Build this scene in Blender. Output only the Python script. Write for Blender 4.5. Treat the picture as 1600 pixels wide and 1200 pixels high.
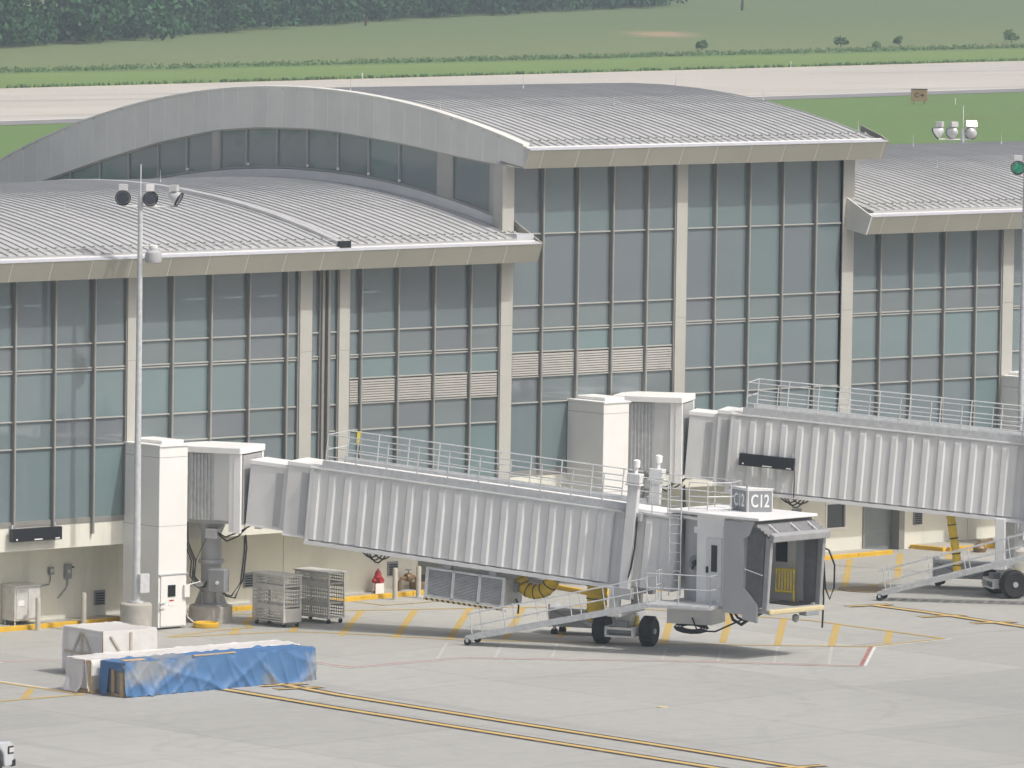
import bpy, math, random
from mathutils import Vector, Matrix
rad = math.radians
random.seed(7)
for o in list(bpy.data.objects): bpy.data.objects.remove(o, do_unlink=True)
sc = bpy.context.scene
COL = sc.collection

# ------------------------------------------------------------------ camera
cam_d = bpy.data.cameras.new('camera'); cam_d.sensor_width = 36.0; cam_d.sensor_fit = 'HORIZONTAL'
cam_d.lens = 36.0*11328.2/1600.0; cam_d.clip_start = 1.0; cam_d.clip_end = 6000.0
cam = bpy.data.objects.new('camera', cam_d); COL.objects.link(cam); sc.camera = cam
_r = Vector((0.74277785, -0.66937372, 0.01482867)); _d = Vector((-0.03991204, -0.06637533, -0.99699616)); _f = Vector((0.66834729, 0.73995482, -0.07601819))
cam.matrix_world = Matrix(((_r.x, -_d.x, -_f.x, -161.8363), (_r.y, -_d.y, -_f.y, -179.6167), (_r.z, -_d.z, -_f.z, 25.5364), (0, 0, 0, 1)))
# ------------------------------------------------------------------ sky, sun, exposure
SUN = Vector((0.29, -1.0, 1.41)).normalized()            # direction towards the sun
w = bpy.data.worlds.new('World'); sc.world = w; w.use_nodes = True
wt = w.node_tree; sky = wt.nodes.new('ShaderNodeTexSky'); sky.sky_type = 'NISHITA'; sky.sun_disc = False
sky.sun_elevation = math.asin(SUN.z); sky.sun_rotation = math.atan2(SUN.x, SUN.y); sky.dust_density = 7.0; sky.air_density = 0.8; sky.ozone_density = 1.0
wt.links.new(sky.outputs[0], wt.nodes['Background'].inputs[0]); wt.nodes['Background'].inputs[1].default_value = 0.148
sl = bpy.data.lights.new('sun', 'SUN'); sl.energy = 2.8; sl.angle = rad(1.2); sl.color = (1.0, 0.985, 0.955)
so = bpy.data.objects.new('sun', sl); COL.objects.link(so); so.rotation_euler = (-SUN).to_track_quat('-Z', 'Y').to_euler(); so.location = (0, -30, 60)
sc.view_settings.view_transform = 'Standard'; sc.view_settings.look = 'None'; sc.view_settings.gamma = 1.0
sc.view_settings.use_curve_mapping = False; sc.view_settings.exposure = -0.20
sc.cycles.use_denoising = True; sc.cycles.max_bounces = 5; sc.cycles.diffuse_bounces = 3; sc.cycles.glossy_bounces = 2; sc.cycles.transparent_max_bounces = 6; sc.cycles.volume_bounces = 0

# ------------------------------------------------------------------ helpers
def gz(x):
    if x > 40: return .406*max(0.0, (140-x)/100)
    return 0.007*(max(-60.0, x)+18.0)  # the apron climbs gently to the east
def tag(o, label=None, cat=None, group=None, kind=None):
    if label: o['label'] = label
    if cat: o['category'] = cat
    if group: o['group'] = group
    if kind: o['kind'] = kind
    return o
def thing(name, label, cat, loc=(0, 0, 0), rz=0.0, group=None):
    o = bpy.data.objects.new(name, None); COL.objects.link(o); o.empty_display_size = .2
    o.location = loc; o.rotation_euler = (0, 0, rz); return tag(o, label, cat, group)
def place(name, mesh, parent=None, loc=(0, 0, 0), rot=(0, 0, 0), scale=(1, 1, 1)):
    o = bpy.data.objects.new(name, mesh); COL.objects.link(o); o.parent = parent
    o.location = loc; o.rotation_euler = rot; o.scale = scale; return o
SPLIT = {'clerestory_frame', 'portal_frame', 'door_jamb', 'floor_slab', 'interior_column', 'corner_lamp', 'rotunda_panel', 'timber_brace', 'skid', 'ladder_rail', 'board_bracket', 'latch', 'trim', 'tunnel_floor_beam', 'side_screen', 'cab_wall', 'conduit_bracket', 'column_bracket', 'gusset', 'limb', 'drive_guard', 'expansion_joint_cover', 'end_frame', 'bogie_crosshead', 'drive_motor', 'caster_fork', 'handrail'}
class MB:
    def __init__(s, T=None): s.v = []; s.f = []; s.T = T
    def add(s, vs, fs):
        n = len(s.v)
        for p in vs:
            p = Vector(p); s.v.append(tuple(s.T @ p if s.T else p))
        s.f += [tuple(i+n for i in f) for f in fs]; return s
    def box(s, x0, x1, y0, y1, z0, z1):
        return s.add([(x0,y0,z0),(x1,y0,z0),(x1,y1,z0),(x0,y1,z0),(x0,y0,z1),(x1,y0,z1),(x1,y1,z1),(x0,y1,z1)],
                     [(0,3,2,1),(4,5,6,7),(0,1,5,4),(1,2,6,5),(2,3,7,6),(3,0,4,7)])
    def hexa(s, p): return s.add(p, [(0,3,2,1),(4,5,6,7),(0,1,5,4),(1,2,6,5),(2,3,7,6),(3,0,4,7)])
    def prism(s, poly, z0, z1):                           # poly in xy
        n = len(poly)
        return s.add([(x,y,z0) for x,y in poly]+[(x,y,z1) for x,y in poly], [tuple(range(n-1,-1,-1)), tuple(range(n,2*n))]+[(i,(i+1)%n,n+(i+1)%n,n+i) for i in range(n)])
    def prismx(s, poly, x0, x1):                          # poly in yz
        n = len(poly)
        return s.add([(x0,y,z) for y,z in poly]+[(x1,y,z) for y,z in poly], [tuple(range(n-1,-1,-1)), tuple(range(n,2*n))]+[(i,(i+1)%n,n+(i+1)%n,n+i) for i in range(n)])
    def prismy(s, poly, y0, y1):                          # poly in xz
        n = len(poly)
        return s.add([(x,y0,z) for x,z in poly]+[(x,y1,z) for x,z in poly], [tuple(range(n)), tuple(range(2*n-1,n-1,-1))]+[((i+1)%n,i,n+i,n+(i+1)%n) for i in range(n)])
    def tube(s, pts, r, n=6, closed=False):
        P = [Vector(p) for p in pts]; L = len(P); rr = r if isinstance(r, (list, tuple)) else [r]*L; vs = []; fs = []
        for i, p in enumerate(P):
            a = P[i-1] if (i or closed) else p; b = P[(i+1) % L] if (i < L-1 or closed) else p
            d = (b-a).normalized(); h = Vector((0,0,1)) if abs(d.z) < .95 else Vector((1,0,0)); u = d.cross(h).normalized(); w_ = d.cross(u)
            for k in range(n):
                t = 2*math.pi*k/n; vs.append(p+(u*math.cos(t)+w_*math.sin(t))*rr[i])
        for i in range(L if closed else L-1):
            j = (i+1) % L
            for k in range(n): fs.append((i*n+k, i*n+(k+1)%n, j*n+(k+1)%n, j*n+k))
        if not closed: fs += [tuple(range(n-1,-1,-1)), tuple(range((L-1)*n, L*n))]
        return s.add(vs, [f[::-1] for f in fs])
    def lathe(s, prof, c=(0,0,0), n=16, axis='z'):        # prof [(r,h)...]
        vs = []; fs = []
        for r, h in prof:
            for k in range(n):
                t = 2*math.pi*k/n; x, y = r*math.cos(t), r*math.sin(t)
                q = (x, y, h) if axis == 'z' else ((h, x, y) if axis == 'x' else (y, h, x))
                vs.append((q[0]+c[0], q[1]+c[1], q[2]+c[2]))
        for i in range(len(prof)-1):
            for k in range(n): fs.append((i*n+k, i*n+(k+1)%n, (i+1)*n+(k+1)%n, (i+1)*n+k))
        fs += [tuple(range(n-1,-1,-1)), tuple(range((len(prof)-1)*n, len(prof)*n))]
        return s.add(vs, fs)
    def mesh(s, name, m, smooth=False):
        me = bpy.data.meshes.new(name); me.from_pydata(s.v, [], s.f); me.validate(); me.materials.append(m)
        if smooth: me.shade_smooth(); me.set_sharp_from_angle(angle=rad(38))
        return me
    def pieces(s):
        p = list(range(len(s.v)))
        def fd(i):
            while p[i] != i: p[i] = p[p[i]]; i = p[i]
            return i
        for f in s.f:
            for i in f[1:]: p[fd(i)] = fd(f[0])
        gr = {}
        for f in s.f: gr.setdefault(fd(f[0]), []).append(f)
        bb = []
        for fs in gr.values():
            vv = [s.v[i] for f in fs for i in f]; bb.append(([min(c) for c in zip(*vv)], [max(c) for c in zip(*vv)], list(fs)))
        ch = True
        while ch:
            ch = False
            for i in range(len(bb)):
                for j in range(i+1, len(bb)):
                    a, b = bb[i], bb[j]
                    if all(a[0][k]-.02 <= b[1][k] and b[0][k]-.02 <= a[1][k] for k in range(3)):
                        bb[i] = ([min(x, y) for x, y in zip(a[0], b[0])], [max(x, y) for x, y in zip(a[1], b[1])], a[2]+b[2]); del bb[j]; ch = True; break
                if ch: break
        out = []
        for _, _, fs in bb:
            ids = sorted({i for f in fs for i in f}); mp = {i: k for k, i in enumerate(ids)}; q = MB(); q.v = [s.v[i] for i in ids]; q.f = [tuple(mp[i] for i in f) for f in fs]; out.append(q)
        return out
    def build(s, name, m, parent=None, smooth=False, bevel=0, label=None):
        if name in SPLIT:
            P = s.pieces()
            if len(P) > 1:
                R_ = [q.build_one(name, m, parent, smooth, bevel, label) for q in P]; return R_[0]
        return s.build_one(name, m, parent, smooth, bevel, label)
    def build_one(s, name, m, parent=None, smooth=False, bevel=0, label=None):
        o = place(name, s.mesh(name, m, smooth), parent)
        if bevel:
            b = o.modifiers.new('bevel', 'BEVEL'); b.width = bevel; b.segments = 2; b.limit_method = 'ANGLE'
        if label: o['label'] = label
        return o
def text_mesh(body, size, m, extrude=.004, bold=.0):
    cu = bpy.data.curves.new('lettering', 'FONT'); cu.body = body; cu.size = size; cu.extrude = extrude; cu.offset = bold; cu.align_x = 'CENTER'; cu.align_y = 'CENTER'
    ob = bpy.data.objects.new('lettering', cu); COL.objects.link(ob); dg = bpy.context.evaluated_depsgraph_get(); dg.update()
    me = bpy.data.meshes.new_from_object(ob.evaluated_get(dg)); bpy.data.objects.remove(ob); me.materials.clear(); me.materials.append(m); return me

# ------------------------------------------------------------------ materials
def nodes(name):
    m = bpy.data.materials.new(name); m.use_nodes = True; nt = m.node_tree; return m, nt, nt.nodes['Principled BSDF']
def nd(nt, typ, **kw):
    n = nt.nodes.new(typ)
    for k, v in kw.items():
        if k.startswith('i_'): n.inputs[int(k[2:]) if k[2:].isdigit() else k[2:].replace('_', ' ')].default_value = v
        else: setattr(n, k, v)
    return n
def noise(nt, scale, detail=4, rough=.6, vec=None, stretch=None):
    g = nd(nt, 'ShaderNodeNewGeometry'); v = g.outputs['Position'] if vec is None else vec
    if stretch:
        mp = nd(nt, 'ShaderNodeMapping'); mp.inputs['Scale'].default_value = stretch[:3]
        if len(stretch) > 3: mp.inputs['Rotation'].default_value = (0, 0, stretch[3])
        nt.links.new(v, mp.inputs[0]); v = mp.outputs[0]
    n = nd(nt, 'ShaderNodeTexNoise'); n.inputs['Scale'].default_value = scale; n.inputs['Detail'].default_value = detail; n.inputs['Roughness'].default_value = rough
    nt.links.new(v, n.inputs['Vector']); return n.outputs['Fac']
def ramp(nt, fac, stops):
    r = nd(nt, 'ShaderNodeValToRGB'); e = r.color_ramp.elements
    while len(e) < len(stops): e.new(.5)
    for k, (p, c) in enumerate(stops): e[k].position = p; e[k].color = (*c, 1) if len(c) == 3 else c
    nt.links.new(fac, r.inputs[0]); return r.outputs[0]
def mixc(nt, a, b, fac, mode='MIX'):
    m = nd(nt, 'ShaderNodeMix', data_type='RGBA', blend_type=mode)
    for sock, val in ((m.inputs['Factor'], fac), (m.inputs['A'], a), (m.inputs['B'], b)):
        if hasattr(val, 'is_linked'): nt.links.new(val, sock)
        else: sock.default_value = (*val, 1) if isinstance(val, tuple) and len(val) == 3 else val
    return m.outputs['Result']
def g(v): return (v, v, v)
def M(name, c, rough=.6, metal=0.0, var=.10, scale=2.0, bump=0.0, bscale=30, rnd=0.0, spec=.5, dirt=0.0):
    m, nt, b = nodes(name); b.inputs['Roughness'].default_value = rough; b.inputs['Metallic'].default_value = metal; b.inputs['Specular IOR Level'].default_value = spec
    n = noise(nt, scale, 5)
    col = ramp(nt, n, [(.3, tuple(x*(1-var) for x in c)), (.7, tuple(min(1, x*(1+var)) for x in c))])
    if rnd:
        oi = nd(nt, 'ShaderNodeObjectInfo'); col = mixc(nt, col, ramp(nt, oi.outputs['Random'], [(0, g(1-rnd)), (1, g(1.0))]), 1.0, 'MULTIPLY')
    if dirt:
        d = noise(nt, 1.3, 6, .7, stretch=(1.5, 1.5, .25)); col = mixc(nt, col, tuple(x*.55 for x in c), ramp(nt, d, [(.52, g(0)), (.8, g(dirt))]))
    nt.links.new(col, b.inputs['Base Color'])
    if bump:
        bp = nd(nt, 'ShaderNodeBump'); bp.inputs['Strength'].default_value = bump; bp.inputs['Distance'].default_value = .02
        nt.links.new(noise(nt, bscale, 4), bp.inputs['Height']); nt.links.new(bp.outputs[0], b.inputs['Normal'])
    return m
MAT = {}
MAT['roof'] = M('ribbed_roof_metal', (.50, .505, .495), .55, 0, .06, .5, rnd=.10, dirt=.15)
MAT['fascia'] = M('fascia_panel_taupe', (.325, .318, .265), .55, 0, .05, 1.2, rnd=.08, dirt=.12)
MAT['gable'] = M('gable_panel_grey', (.77, .765, .705), .5, 0, .05, 1.0, rnd=.07, dirt=.15)
MAT['joint'] = M('joint_metal_light', (.62, .60, .55), .5, 0, .05)
MAT['coping'] = M('coping_bright_metal', (.54, .55, .58), .4, .1, .06, 3)
MAT['column'] = M('column_cladding', (.47, .465, .42), .55, 0, .05, .8, rnd=.05, dirt=.1)
MAT['mullion'] = M('mullion_champagne', (.25, .248, .228), .5, 0, .06, 2)
MAT['transom'] = M('transom_light_metal', (.40, .405, .375), .45, 0, .05, 2)
MAT['louvre'] = M('louvre_metal', (.46, .45, .42), .5, 0, .05, 2)
MAT['wall'] = M('painted_wall_cream', (.73, .725, .635), .8, 0, .07, .5, bump=.15, bscale=25, dirt=.4)
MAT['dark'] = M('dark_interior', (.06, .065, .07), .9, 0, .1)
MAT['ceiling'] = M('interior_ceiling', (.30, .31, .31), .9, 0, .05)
MAT['bridge'] = M('bridge_paint_pale_grey', (.73, .74, .73), .45, 0, .06, .7, rnd=.08, dirt=.38)
MAT['bridge_w'] = M('bridge_paint_white', (.86, .86, .84), .45, 0, .05, 1, dirt=.2)
MAT['box'] = M('shaft_paint_white', (.80, .80, .77), .5, 0, .04, .6, dirt=.10)
MAT['cab'] = M('cab_paint_grey', (.43, .44, .445), .45, 0, .06, 1, dirt=.25)
MAT['galv'] = M('galvanised_steel', (.58, .60, .605), .45, .12, .14, 6, rnd=.08)
MAT['steel'] = M('stainless_steel', (.64, .64, .61), .4, .15, .12, 4)
MAT['canopy'] = M('canopy_fabric_grey', (.20, .205, .212), .8, 0, .15, 4, bump=.3, bscale=12)
MAT['lip'] = M('canopy_lip_grey', (.32, .325, .33), .7, 0, .12, 3)
MAT['black'] = M('black_paint', (.012, .014, .018), .35, 0, .1)
MAT['rubber'] = M('tyre_rubber', (.022, .022, .024), .8, 0, .25, 6, bump=.3)
MAT['cable'] = M('black_cable', (.02, .02, .022), .6, 0, .1)
MAT['yellow'] = M('yellow_paint', (.68, .42, .03), .55, 0, .12, 3, dirt=.25)
MAT['yellowb'] = M('safety_yellow', (.92, .74, .07), .5, 0, .08, 3)
MAT['hose'] = M('yellow_hose_fabric', (.82, .58, .06), .8, 0, .15, 5, bump=.3)
MAT['cream'] = M('cream_bumper', (.58, .50, .30), .7, 0, .08, 4)
MAT['concrete'] = M('cast_concrete', (.43, .415, .37), .85, 0, .12, 3, bump=.3, bscale=14, dirt=.3)
MAT['white'] = M('white_paint', (.82, .82, .80), .5, 0, .04, 3)
MAT['sign'] = M('sign_grey', (.27, .285, .30), .5, 0, .05)
MAT['red'] = M('hydrant_red', (.42, .035, .035), .45, 0, .15, 8)
MAT['brass'] = M('bronze_pipe', (.22, .15, .08), .5, .3, .2, 8)
MAT['wood'] = M('raw_timber', (.55, .40, .23), .8, 0, .2, 5)
MAT['batten'] = M('pale_batten', (.52, .46, .38), .8, 0, .15, 4)
MAT['bollard'] = M('bollard_paint', (.47, .45, .39), .6, 0, .08, 4, dirt=.2)
MAT['door'] = M('rollup_door_grey', (.26, .29, .29), .5, .2, .05)
MAT['orange'] = M('sign_orange', (.33, .22, .09), .7, 0, .12)
MAT['lampglass'] = M('lamp_lens', (.05, .055, .08), .08, 0, .2, 12)
MAT['lampreflect'] = M('lamp_lens_green_reflection', (.03, .30, .17), .1, 0, .6, 9)  # mottled green reflection put into the lens colour
MAT['lamphouse'] = M('lamp_housing', (.70, .70, .69), .3, .3, .05)
MAT['mirror'] = M('polished_ballast_box', (.92, .91, .88), .13, 1.0, .02)
MAT['bark'] = M('bark', (.07, .055, .04), .9, 0, .3, 3)
def glass(name, c, tr=.30, rough=.03):
    m, nt, b = nodes(name); b.inputs['Roughness'].default_value = rough; b.inputs['Specular IOR Level'].default_value = .5; b.inputs['IOR'].default_value = 1.85
    oi = nd(nt, 'ShaderNodeObjectInfo')
    tint = ramp(nt, oi.outputs['Random'], [(0, (c[0]*.97, c[1]*.91, c[2]*.95)), (.45, c), (1, (c[0]*.98, c[1]*1.06, c[2]*1.04))])
    sm = noise(nt, .35, 5, .6, stretch=(.5, .5, 1.6))
    nt.links.new(mixc(nt, tint, g(.82), ramp(nt, sm, [(.42, g(0)), (.75, g(.5))]), 'MULTIPLY'), b.inputs['Base Color'])
    bp = nd(nt, 'ShaderNodeBump'); bp.inputs['Strength'].default_value = .05; bp.inputs['Distance'].default_value = .05
    nt.links.new(noise(nt, .8, 2), bp.inputs['Height']); nt.links.new(bp.outputs[0], b.inputs['Normal'])
    t = nd(nt, 'ShaderNodeBsdfTransparent'); t.inputs[0].default_value = (.75, .9, .9, 1)
    mx = nd(nt, 'ShaderNodeMixShader'); mx.inputs[0].default_value = tr
    nt.links.new(b.outputs[0], mx.inputs[1]); nt.links.new(t.outputs[0], mx.inputs[2]); nt.links.new(mx.outputs[0], nt.nodes['Material Output'].inputs[0]); return m
MAT['glass'] = glass('tinted_glass', (.170, .212, .226), .12)
MAT['glass_teal'] = glass('tinted_glass_pale', (.190, .25, .26), .10)
MAT['glass_grey'] = glass('tinted_glass_grey', (.182, .217, .226), .08)
MAT['glass2'] = glass('window_glass', (.05, .06, .065), .2)
def emit(name, c, s):
    m, nt, b = nodes(name); b.inputs['Emission Color'].default_value = (*c, 1); b.inputs['Emission Strength'].default_value = s; b.inputs['Base Color'].default_value = (*c, 1); return m
MAT['tubelight'] = emit('ceiling_lamp_light', (1, 1, .95), 8)
def concrete_apron():
    m, nt, b = nodes('apron_concrete'); b.inputs['Roughness'].default_value = .85
    big = noise(nt, .035, 6, .62); fine = noise(nt, 1.6, 6, .7); st = noise(nt, .30, 6, .7, stretch=(.25, 2.2, 1, rad(12))); sk = noise(nt, .22, 5, .65, stretch=(2.0, .12, 1, rad(-30)))
    col = ramp(nt, big, [(.28, (.36, .362, .338)), (.5, (.415, .417, .388)), (.72, (.455, .456, .425))])
    col = mixc(nt, col, (.30, .298, .285), ramp(nt, st, [(.55, g(0)), (.70, g(.35)), (.82, g(.6))]))
    col = mixc(nt, col, (.27, .268, .26), ramp(nt, sk, [(.6, g(0)), (.72, g(.5))]))
    col = mixc(nt, col, g(.8), ramp(nt, fine, [(.35, g(.45)), (.62, g(0))]), 'MULTIPLY')
    sp = noise(nt, 3.5, 3, .5); col = mixc(nt, col, (.23, .225, .21), ramp(nt, sp, [(.70, g(0)), (.76, g(.45))]))
    gm0 = nd(nt, 'ShaderNodeNewGeometry'); wn = noise(nt, .9, 4, .7)
    for cx, cy, r_ in ((-31.5, -27.0, 4.2), (-31.2, -26.6, 2.4), (-18, -24, 6.5), (-17.6, -24.4, 8.4), (-4, -27, 9.0), (-36, -20, 5.0), (2, -30, 12.0), (-12, -38, 9)):
        sb = nd(nt, 'ShaderNodeVectorMath', operation='DISTANCE'); sb.inputs[1].default_value = (cx, cy, 0); nt.links.new(gm0.outputs['Position'], sb.inputs[0])
        dd = nd(nt, 'ShaderNodeMath', operation='SUBTRACT'); dd.inputs[1].default_value = r_; nt.links.new(sb.outputs['Value'], dd.inputs[0]); ab = nd(nt, 'ShaderNodeMath', operation='ABSOLUTE'); nt.links.new(dd.outputs[0], ab.inputs[0])
        m1 = nd(nt, 'ShaderNodeMapRange'); m1.inputs[1].default_value = .10; m1.inputs[2].default_value = .22; m1.inputs[3].default_value = .25; m1.inputs[4].default_value = 0; nt.links.new(ab.outputs[0], m1.inputs[0])
        mu = nd(nt, 'ShaderNodeMath', operation='MULTIPLY'); nt.links.new(m1.outputs[0], mu.inputs[0]); nt.links.new(ramp(nt, wn, [(.42, g(0)), (.6, g(1))]), mu.inputs[1]); col = mixc(nt, col, (.25, .25, .235), mu.outputs[0])
    # sawn slab joints, 7.6 m grid
    gm = nd(nt, 'ShaderNodeNewGeometry'); sx = nd(nt, 'ShaderNodeSeparateXYZ'); nt.links.new(gm.outputs['Position'], sx.inputs[0])
    prev = None
    for ax, off in (('X', 1.3), ('Y', 3.1)):
        a = nd(nt, 'ShaderNodeMath', operation='ADD'); a.inputs[1].default_value = 7600+off; nt.links.new(sx.outputs[ax], a.inputs[0])
        p = nd(nt, 'ShaderNodeMath', operation='PINGPONG'); p.inputs[1].default_value = 3.8; nt.links.new(a.outputs[0], p.inputs[0])
        q = nd(nt, 'ShaderNodeMath', operation='LESS_THAN'); q.inputs[1].default_value = .035; nt.links.new(p.outputs[0], q.inputs[0])
        if prev is None: prev = q.outputs[0]
        else:
            mm = nd(nt, 'ShaderNodeMath', operation='MAXIMUM'); nt.links.new(prev, mm.inputs[0]); nt.links.new(q.outputs[0], mm.inputs[1]); prev = mm.outputs[0]
    sn = nd(nt, 'ShaderNodeVectorMath', operation='SNAP'); sn.inputs[1].default_value = (7.6, 7.6, 500); of = nd(nt, 'ShaderNodeVectorMath', operation='ADD'); of.inputs[1].default_value = (7600+1.3, 7600+3.1, 250); nt.links.new(gm.outputs['Position'], of.inputs[0]); nt.links.new(of.outputs[0], sn.inputs[0])
    wn2 = nd(nt, 'ShaderNodeTexWhiteNoise'); nt.links.new(sn.outputs[0], wn2.inputs['Vector']); col = mixc(nt, col, ramp(nt, wn2.outputs['Value'], [(0, g(.90)), (1, g(1.04))]), 1.0, 'MULTIPLY')
    k = nd(nt, 'ShaderNodeMath', operation='MULTIPLY'); k.inputs[1].default_value = .55; nt.links.new(prev, k.inputs[0])
    col = mixc(nt, col, (.24, .235, .22), k.outputs[0])
    nt.links.new(col, b.inputs['Base Color']); return m
MAT['apron'] = concrete_apron()
def runway_mat():
    m, nt, b = nodes('runway_concrete'); b.inputs['Roughness'].default_value = .9
    st = noise(nt, .12, 5, .6, stretch=(.06, 1.6, 1, rad(-9.3))); big = noise(nt, .05, 4)
    col = ramp(nt, big, [(.3, (.52, .49, .43)), (.7, (.60, .57, .50))]); col = mixc(nt, col, (.33, .315, .29), ramp(nt, st, [(.53, g(0)), (.72, g(.75))]))
    nt.links.new(col, b.inputs['Base Color']); return m
MAT['runway'] = runway_mat(); MAT['shoulder'] = M('shoulder_asphalt', (.26, .25, .245), .9, 0, .12, .3)
def grass_mat():
    m, nt, b = nodes('grass_ground'); b.inputs['Roughness'].default_value = .95; b.inputs['Specular IOR Level'].default_value = .2
    gm = nd(nt, 'ShaderNodeNewGeometry'); dp = nd(nt, 'ShaderNodeVectorMath', operation='DOT_PRODUCT'); dp.inputs[1].default_value = (-.162, .987, 0); nt.links.new(gm.outputs['Position'], dp.inputs[0])
    wob = noise(nt, .05, 4); ad = nd(nt, 'ShaderNodeMath', operation='MULTIPLY_ADD'); ad.inputs[1].default_value = 6.0; nt.links.new(wob, ad.inputs[0]); nt.links.new(dp.outputs['Value'], ad.inputs[2])
    mr = nd(nt, 'ShaderNodeMapRange'); mr.inputs[1].default_value = 200; mr.inputs[2].default_value = 600; nt.links.new(ad.outputs[0], mr.inputs[0])
    zone = ramp(nt, mr.outputs[0], [(.0, (.15, .25, .075)), (.30, (.155, .255, .075)), (.385, (.215, .315, .09)), (.395, (.13, .215, .075)), (.415, (.21, .26, .115)), (.62, (.165, .23, .105))])
    n1 = noise(nt, .09, 6, .7, stretch=(.5, 1.6, 1, rad(-9))); n2 = noise(nt, .6, 5, .7)
    col = mixc(nt, zone, (.19, .17, .09), ramp(nt, n1, [(.5, g(0)), (.74, g(.5))])); col = mixc(nt, col, g(.55), ramp(nt, n2, [(.3, g(.4)), (.62, g(0))]), 'MULTIPLY')
    # bare sandy patch in the meadow
    ds = nd(nt, 'ShaderNodeVectorMath', operation='SUBTRACT'); ds.inputs[1].default_value = (473, 496, 0); nt.links.new(gm.outputs['Position'], ds.inputs[0])
    cb_ = nd(nt, 'ShaderNodeCombineXYZ')
    for q, vv in enumerate(((.7428/5.5, -.6694/5.5, 0), (.6684/17, .74/17, 0))):
        dq = nd(nt, 'ShaderNodeVectorMath', operation='DOT_PRODUCT'); dq.inputs[1].default_value = vv; nt.links.new(ds.outputs[0], dq.inputs[0]); nt.links.new(dq.outputs['Value'], cb_.inputs[q])
    ln = nd(nt, 'ShaderNodeVectorMath', operation='LENGTH'); nt.links.new(cb_.outputs[0], ln.inputs[0])
    ng = noise(nt, .25, 5, .75); s2 = nd(nt, 'ShaderNodeMath', operation='MULTIPLY_ADD'); s2.inputs[1].default_value = 2.2; nt.links.new(ng, s2.inputs[0]); nt.links.new(ln.outputs['Value'], s2.inputs[2])
    mq = nd(nt, 'ShaderNodeMapRange'); mq.inputs[1].default_value = 1.35; mq.inputs[2].default_value = 2.2; nt.links.new(s2.outputs[0], mq.inputs[0])
    col = mixc(nt, col, (.42, .31, .19), ramp(nt, mq.outputs[0], [(0, g(.9)), (1, g(0))]))
    nt.links.new(col, b.inputs['Base Color']); return m
MAT['grass'] = grass_mat()
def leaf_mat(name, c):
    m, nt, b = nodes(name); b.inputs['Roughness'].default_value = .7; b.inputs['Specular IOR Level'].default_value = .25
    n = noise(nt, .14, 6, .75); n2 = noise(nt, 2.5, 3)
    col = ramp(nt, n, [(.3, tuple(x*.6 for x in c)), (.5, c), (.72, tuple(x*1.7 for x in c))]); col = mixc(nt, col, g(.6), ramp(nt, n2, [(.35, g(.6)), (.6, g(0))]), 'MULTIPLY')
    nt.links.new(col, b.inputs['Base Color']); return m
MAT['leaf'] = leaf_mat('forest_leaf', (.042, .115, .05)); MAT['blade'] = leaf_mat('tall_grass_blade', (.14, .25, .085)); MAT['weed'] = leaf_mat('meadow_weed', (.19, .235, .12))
def tarp_mat(name, c, c2, rough):
    m, nt, b = nodes(name); b.inputs['Roughness'].default_value = rough
    n = noise(nt, .55, 5, .6); col = mixc(nt, c, c2, ramp(nt, n, [(.53, g(0)), (.64, g(.8))])); nt.links.new(col, b.inputs['Base Color'])
    bp = nd(nt, 'ShaderNodeBump'); bp.inputs['Strength'].default_value = .8; bp.inputs['Distance'].default_value = .05; nt.links.new(noise(nt, 1.6, 4, .55, stretch=(2.2, 1, .7)), bp.inputs['Height']); nt.links.new(bp.outputs[0], b.inputs['Normal']); return m
MAT['tarp'] = tarp_mat('blue_tarpaulin', (.07, .175, .36), (.30, .305, .29), .55)
def film_mat():
    m, nt, b = nodes('plastic_sheet'); b.inputs['Roughness'].default_value = .3; b.inputs['Base Color'].default_value = (.90, .89, .87, 1)
    bp = nd(nt, 'ShaderNodeBump'); bp.inputs['Strength'].default_value = .5; bp.inputs['Distance'].default_value = .05; nt.links.new(noise(nt, 4, 5, .6), bp.inputs['Height']); nt.links.new(bp.outputs[0], b.inputs['Normal'])
    t = nd(nt, 'ShaderNodeBsdfTransparent'); mx = nd(nt, 'ShaderNodeMixShader'); mx.inputs[0].default_value = .26
    nt.links.new(b.outputs[0], mx.inputs[1]); nt.links.new(t.outputs[0], mx.inputs[2]); nt.links.new(mx.outputs[0], nt.nodes['Material Output'].inputs[0]); return m
MAT['film'] = film_mat()
def worn_paint(name, c, wear=.65):
    m, nt, b = nodes(name); b.inputs['Roughness'].default_value = .75
    n = noise(nt, 2.6, 6, .8); nt.links.new(mixc(nt, tuple(c), (.40, .385, .35), ramp(nt, n, [(.48, g(0)), (.72, g(wear))])), b.inputs['Base Color']); return m
MAT['mark'] = worn_paint('marking_yellow', (.50, .35, .09)); MAT['markb'] = worn_paint('marking_black', (.035, .035, .035), .5)
MAT['markw'] = worn_paint('marking_white', (.70, .69, .66)); MAT['markr'] = worn_paint('marking_red', (.36, .14, .12), .8); MAT['markl'] = worn_paint('marking_lead_yellow', (.60, .42, .14), .35)

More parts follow.
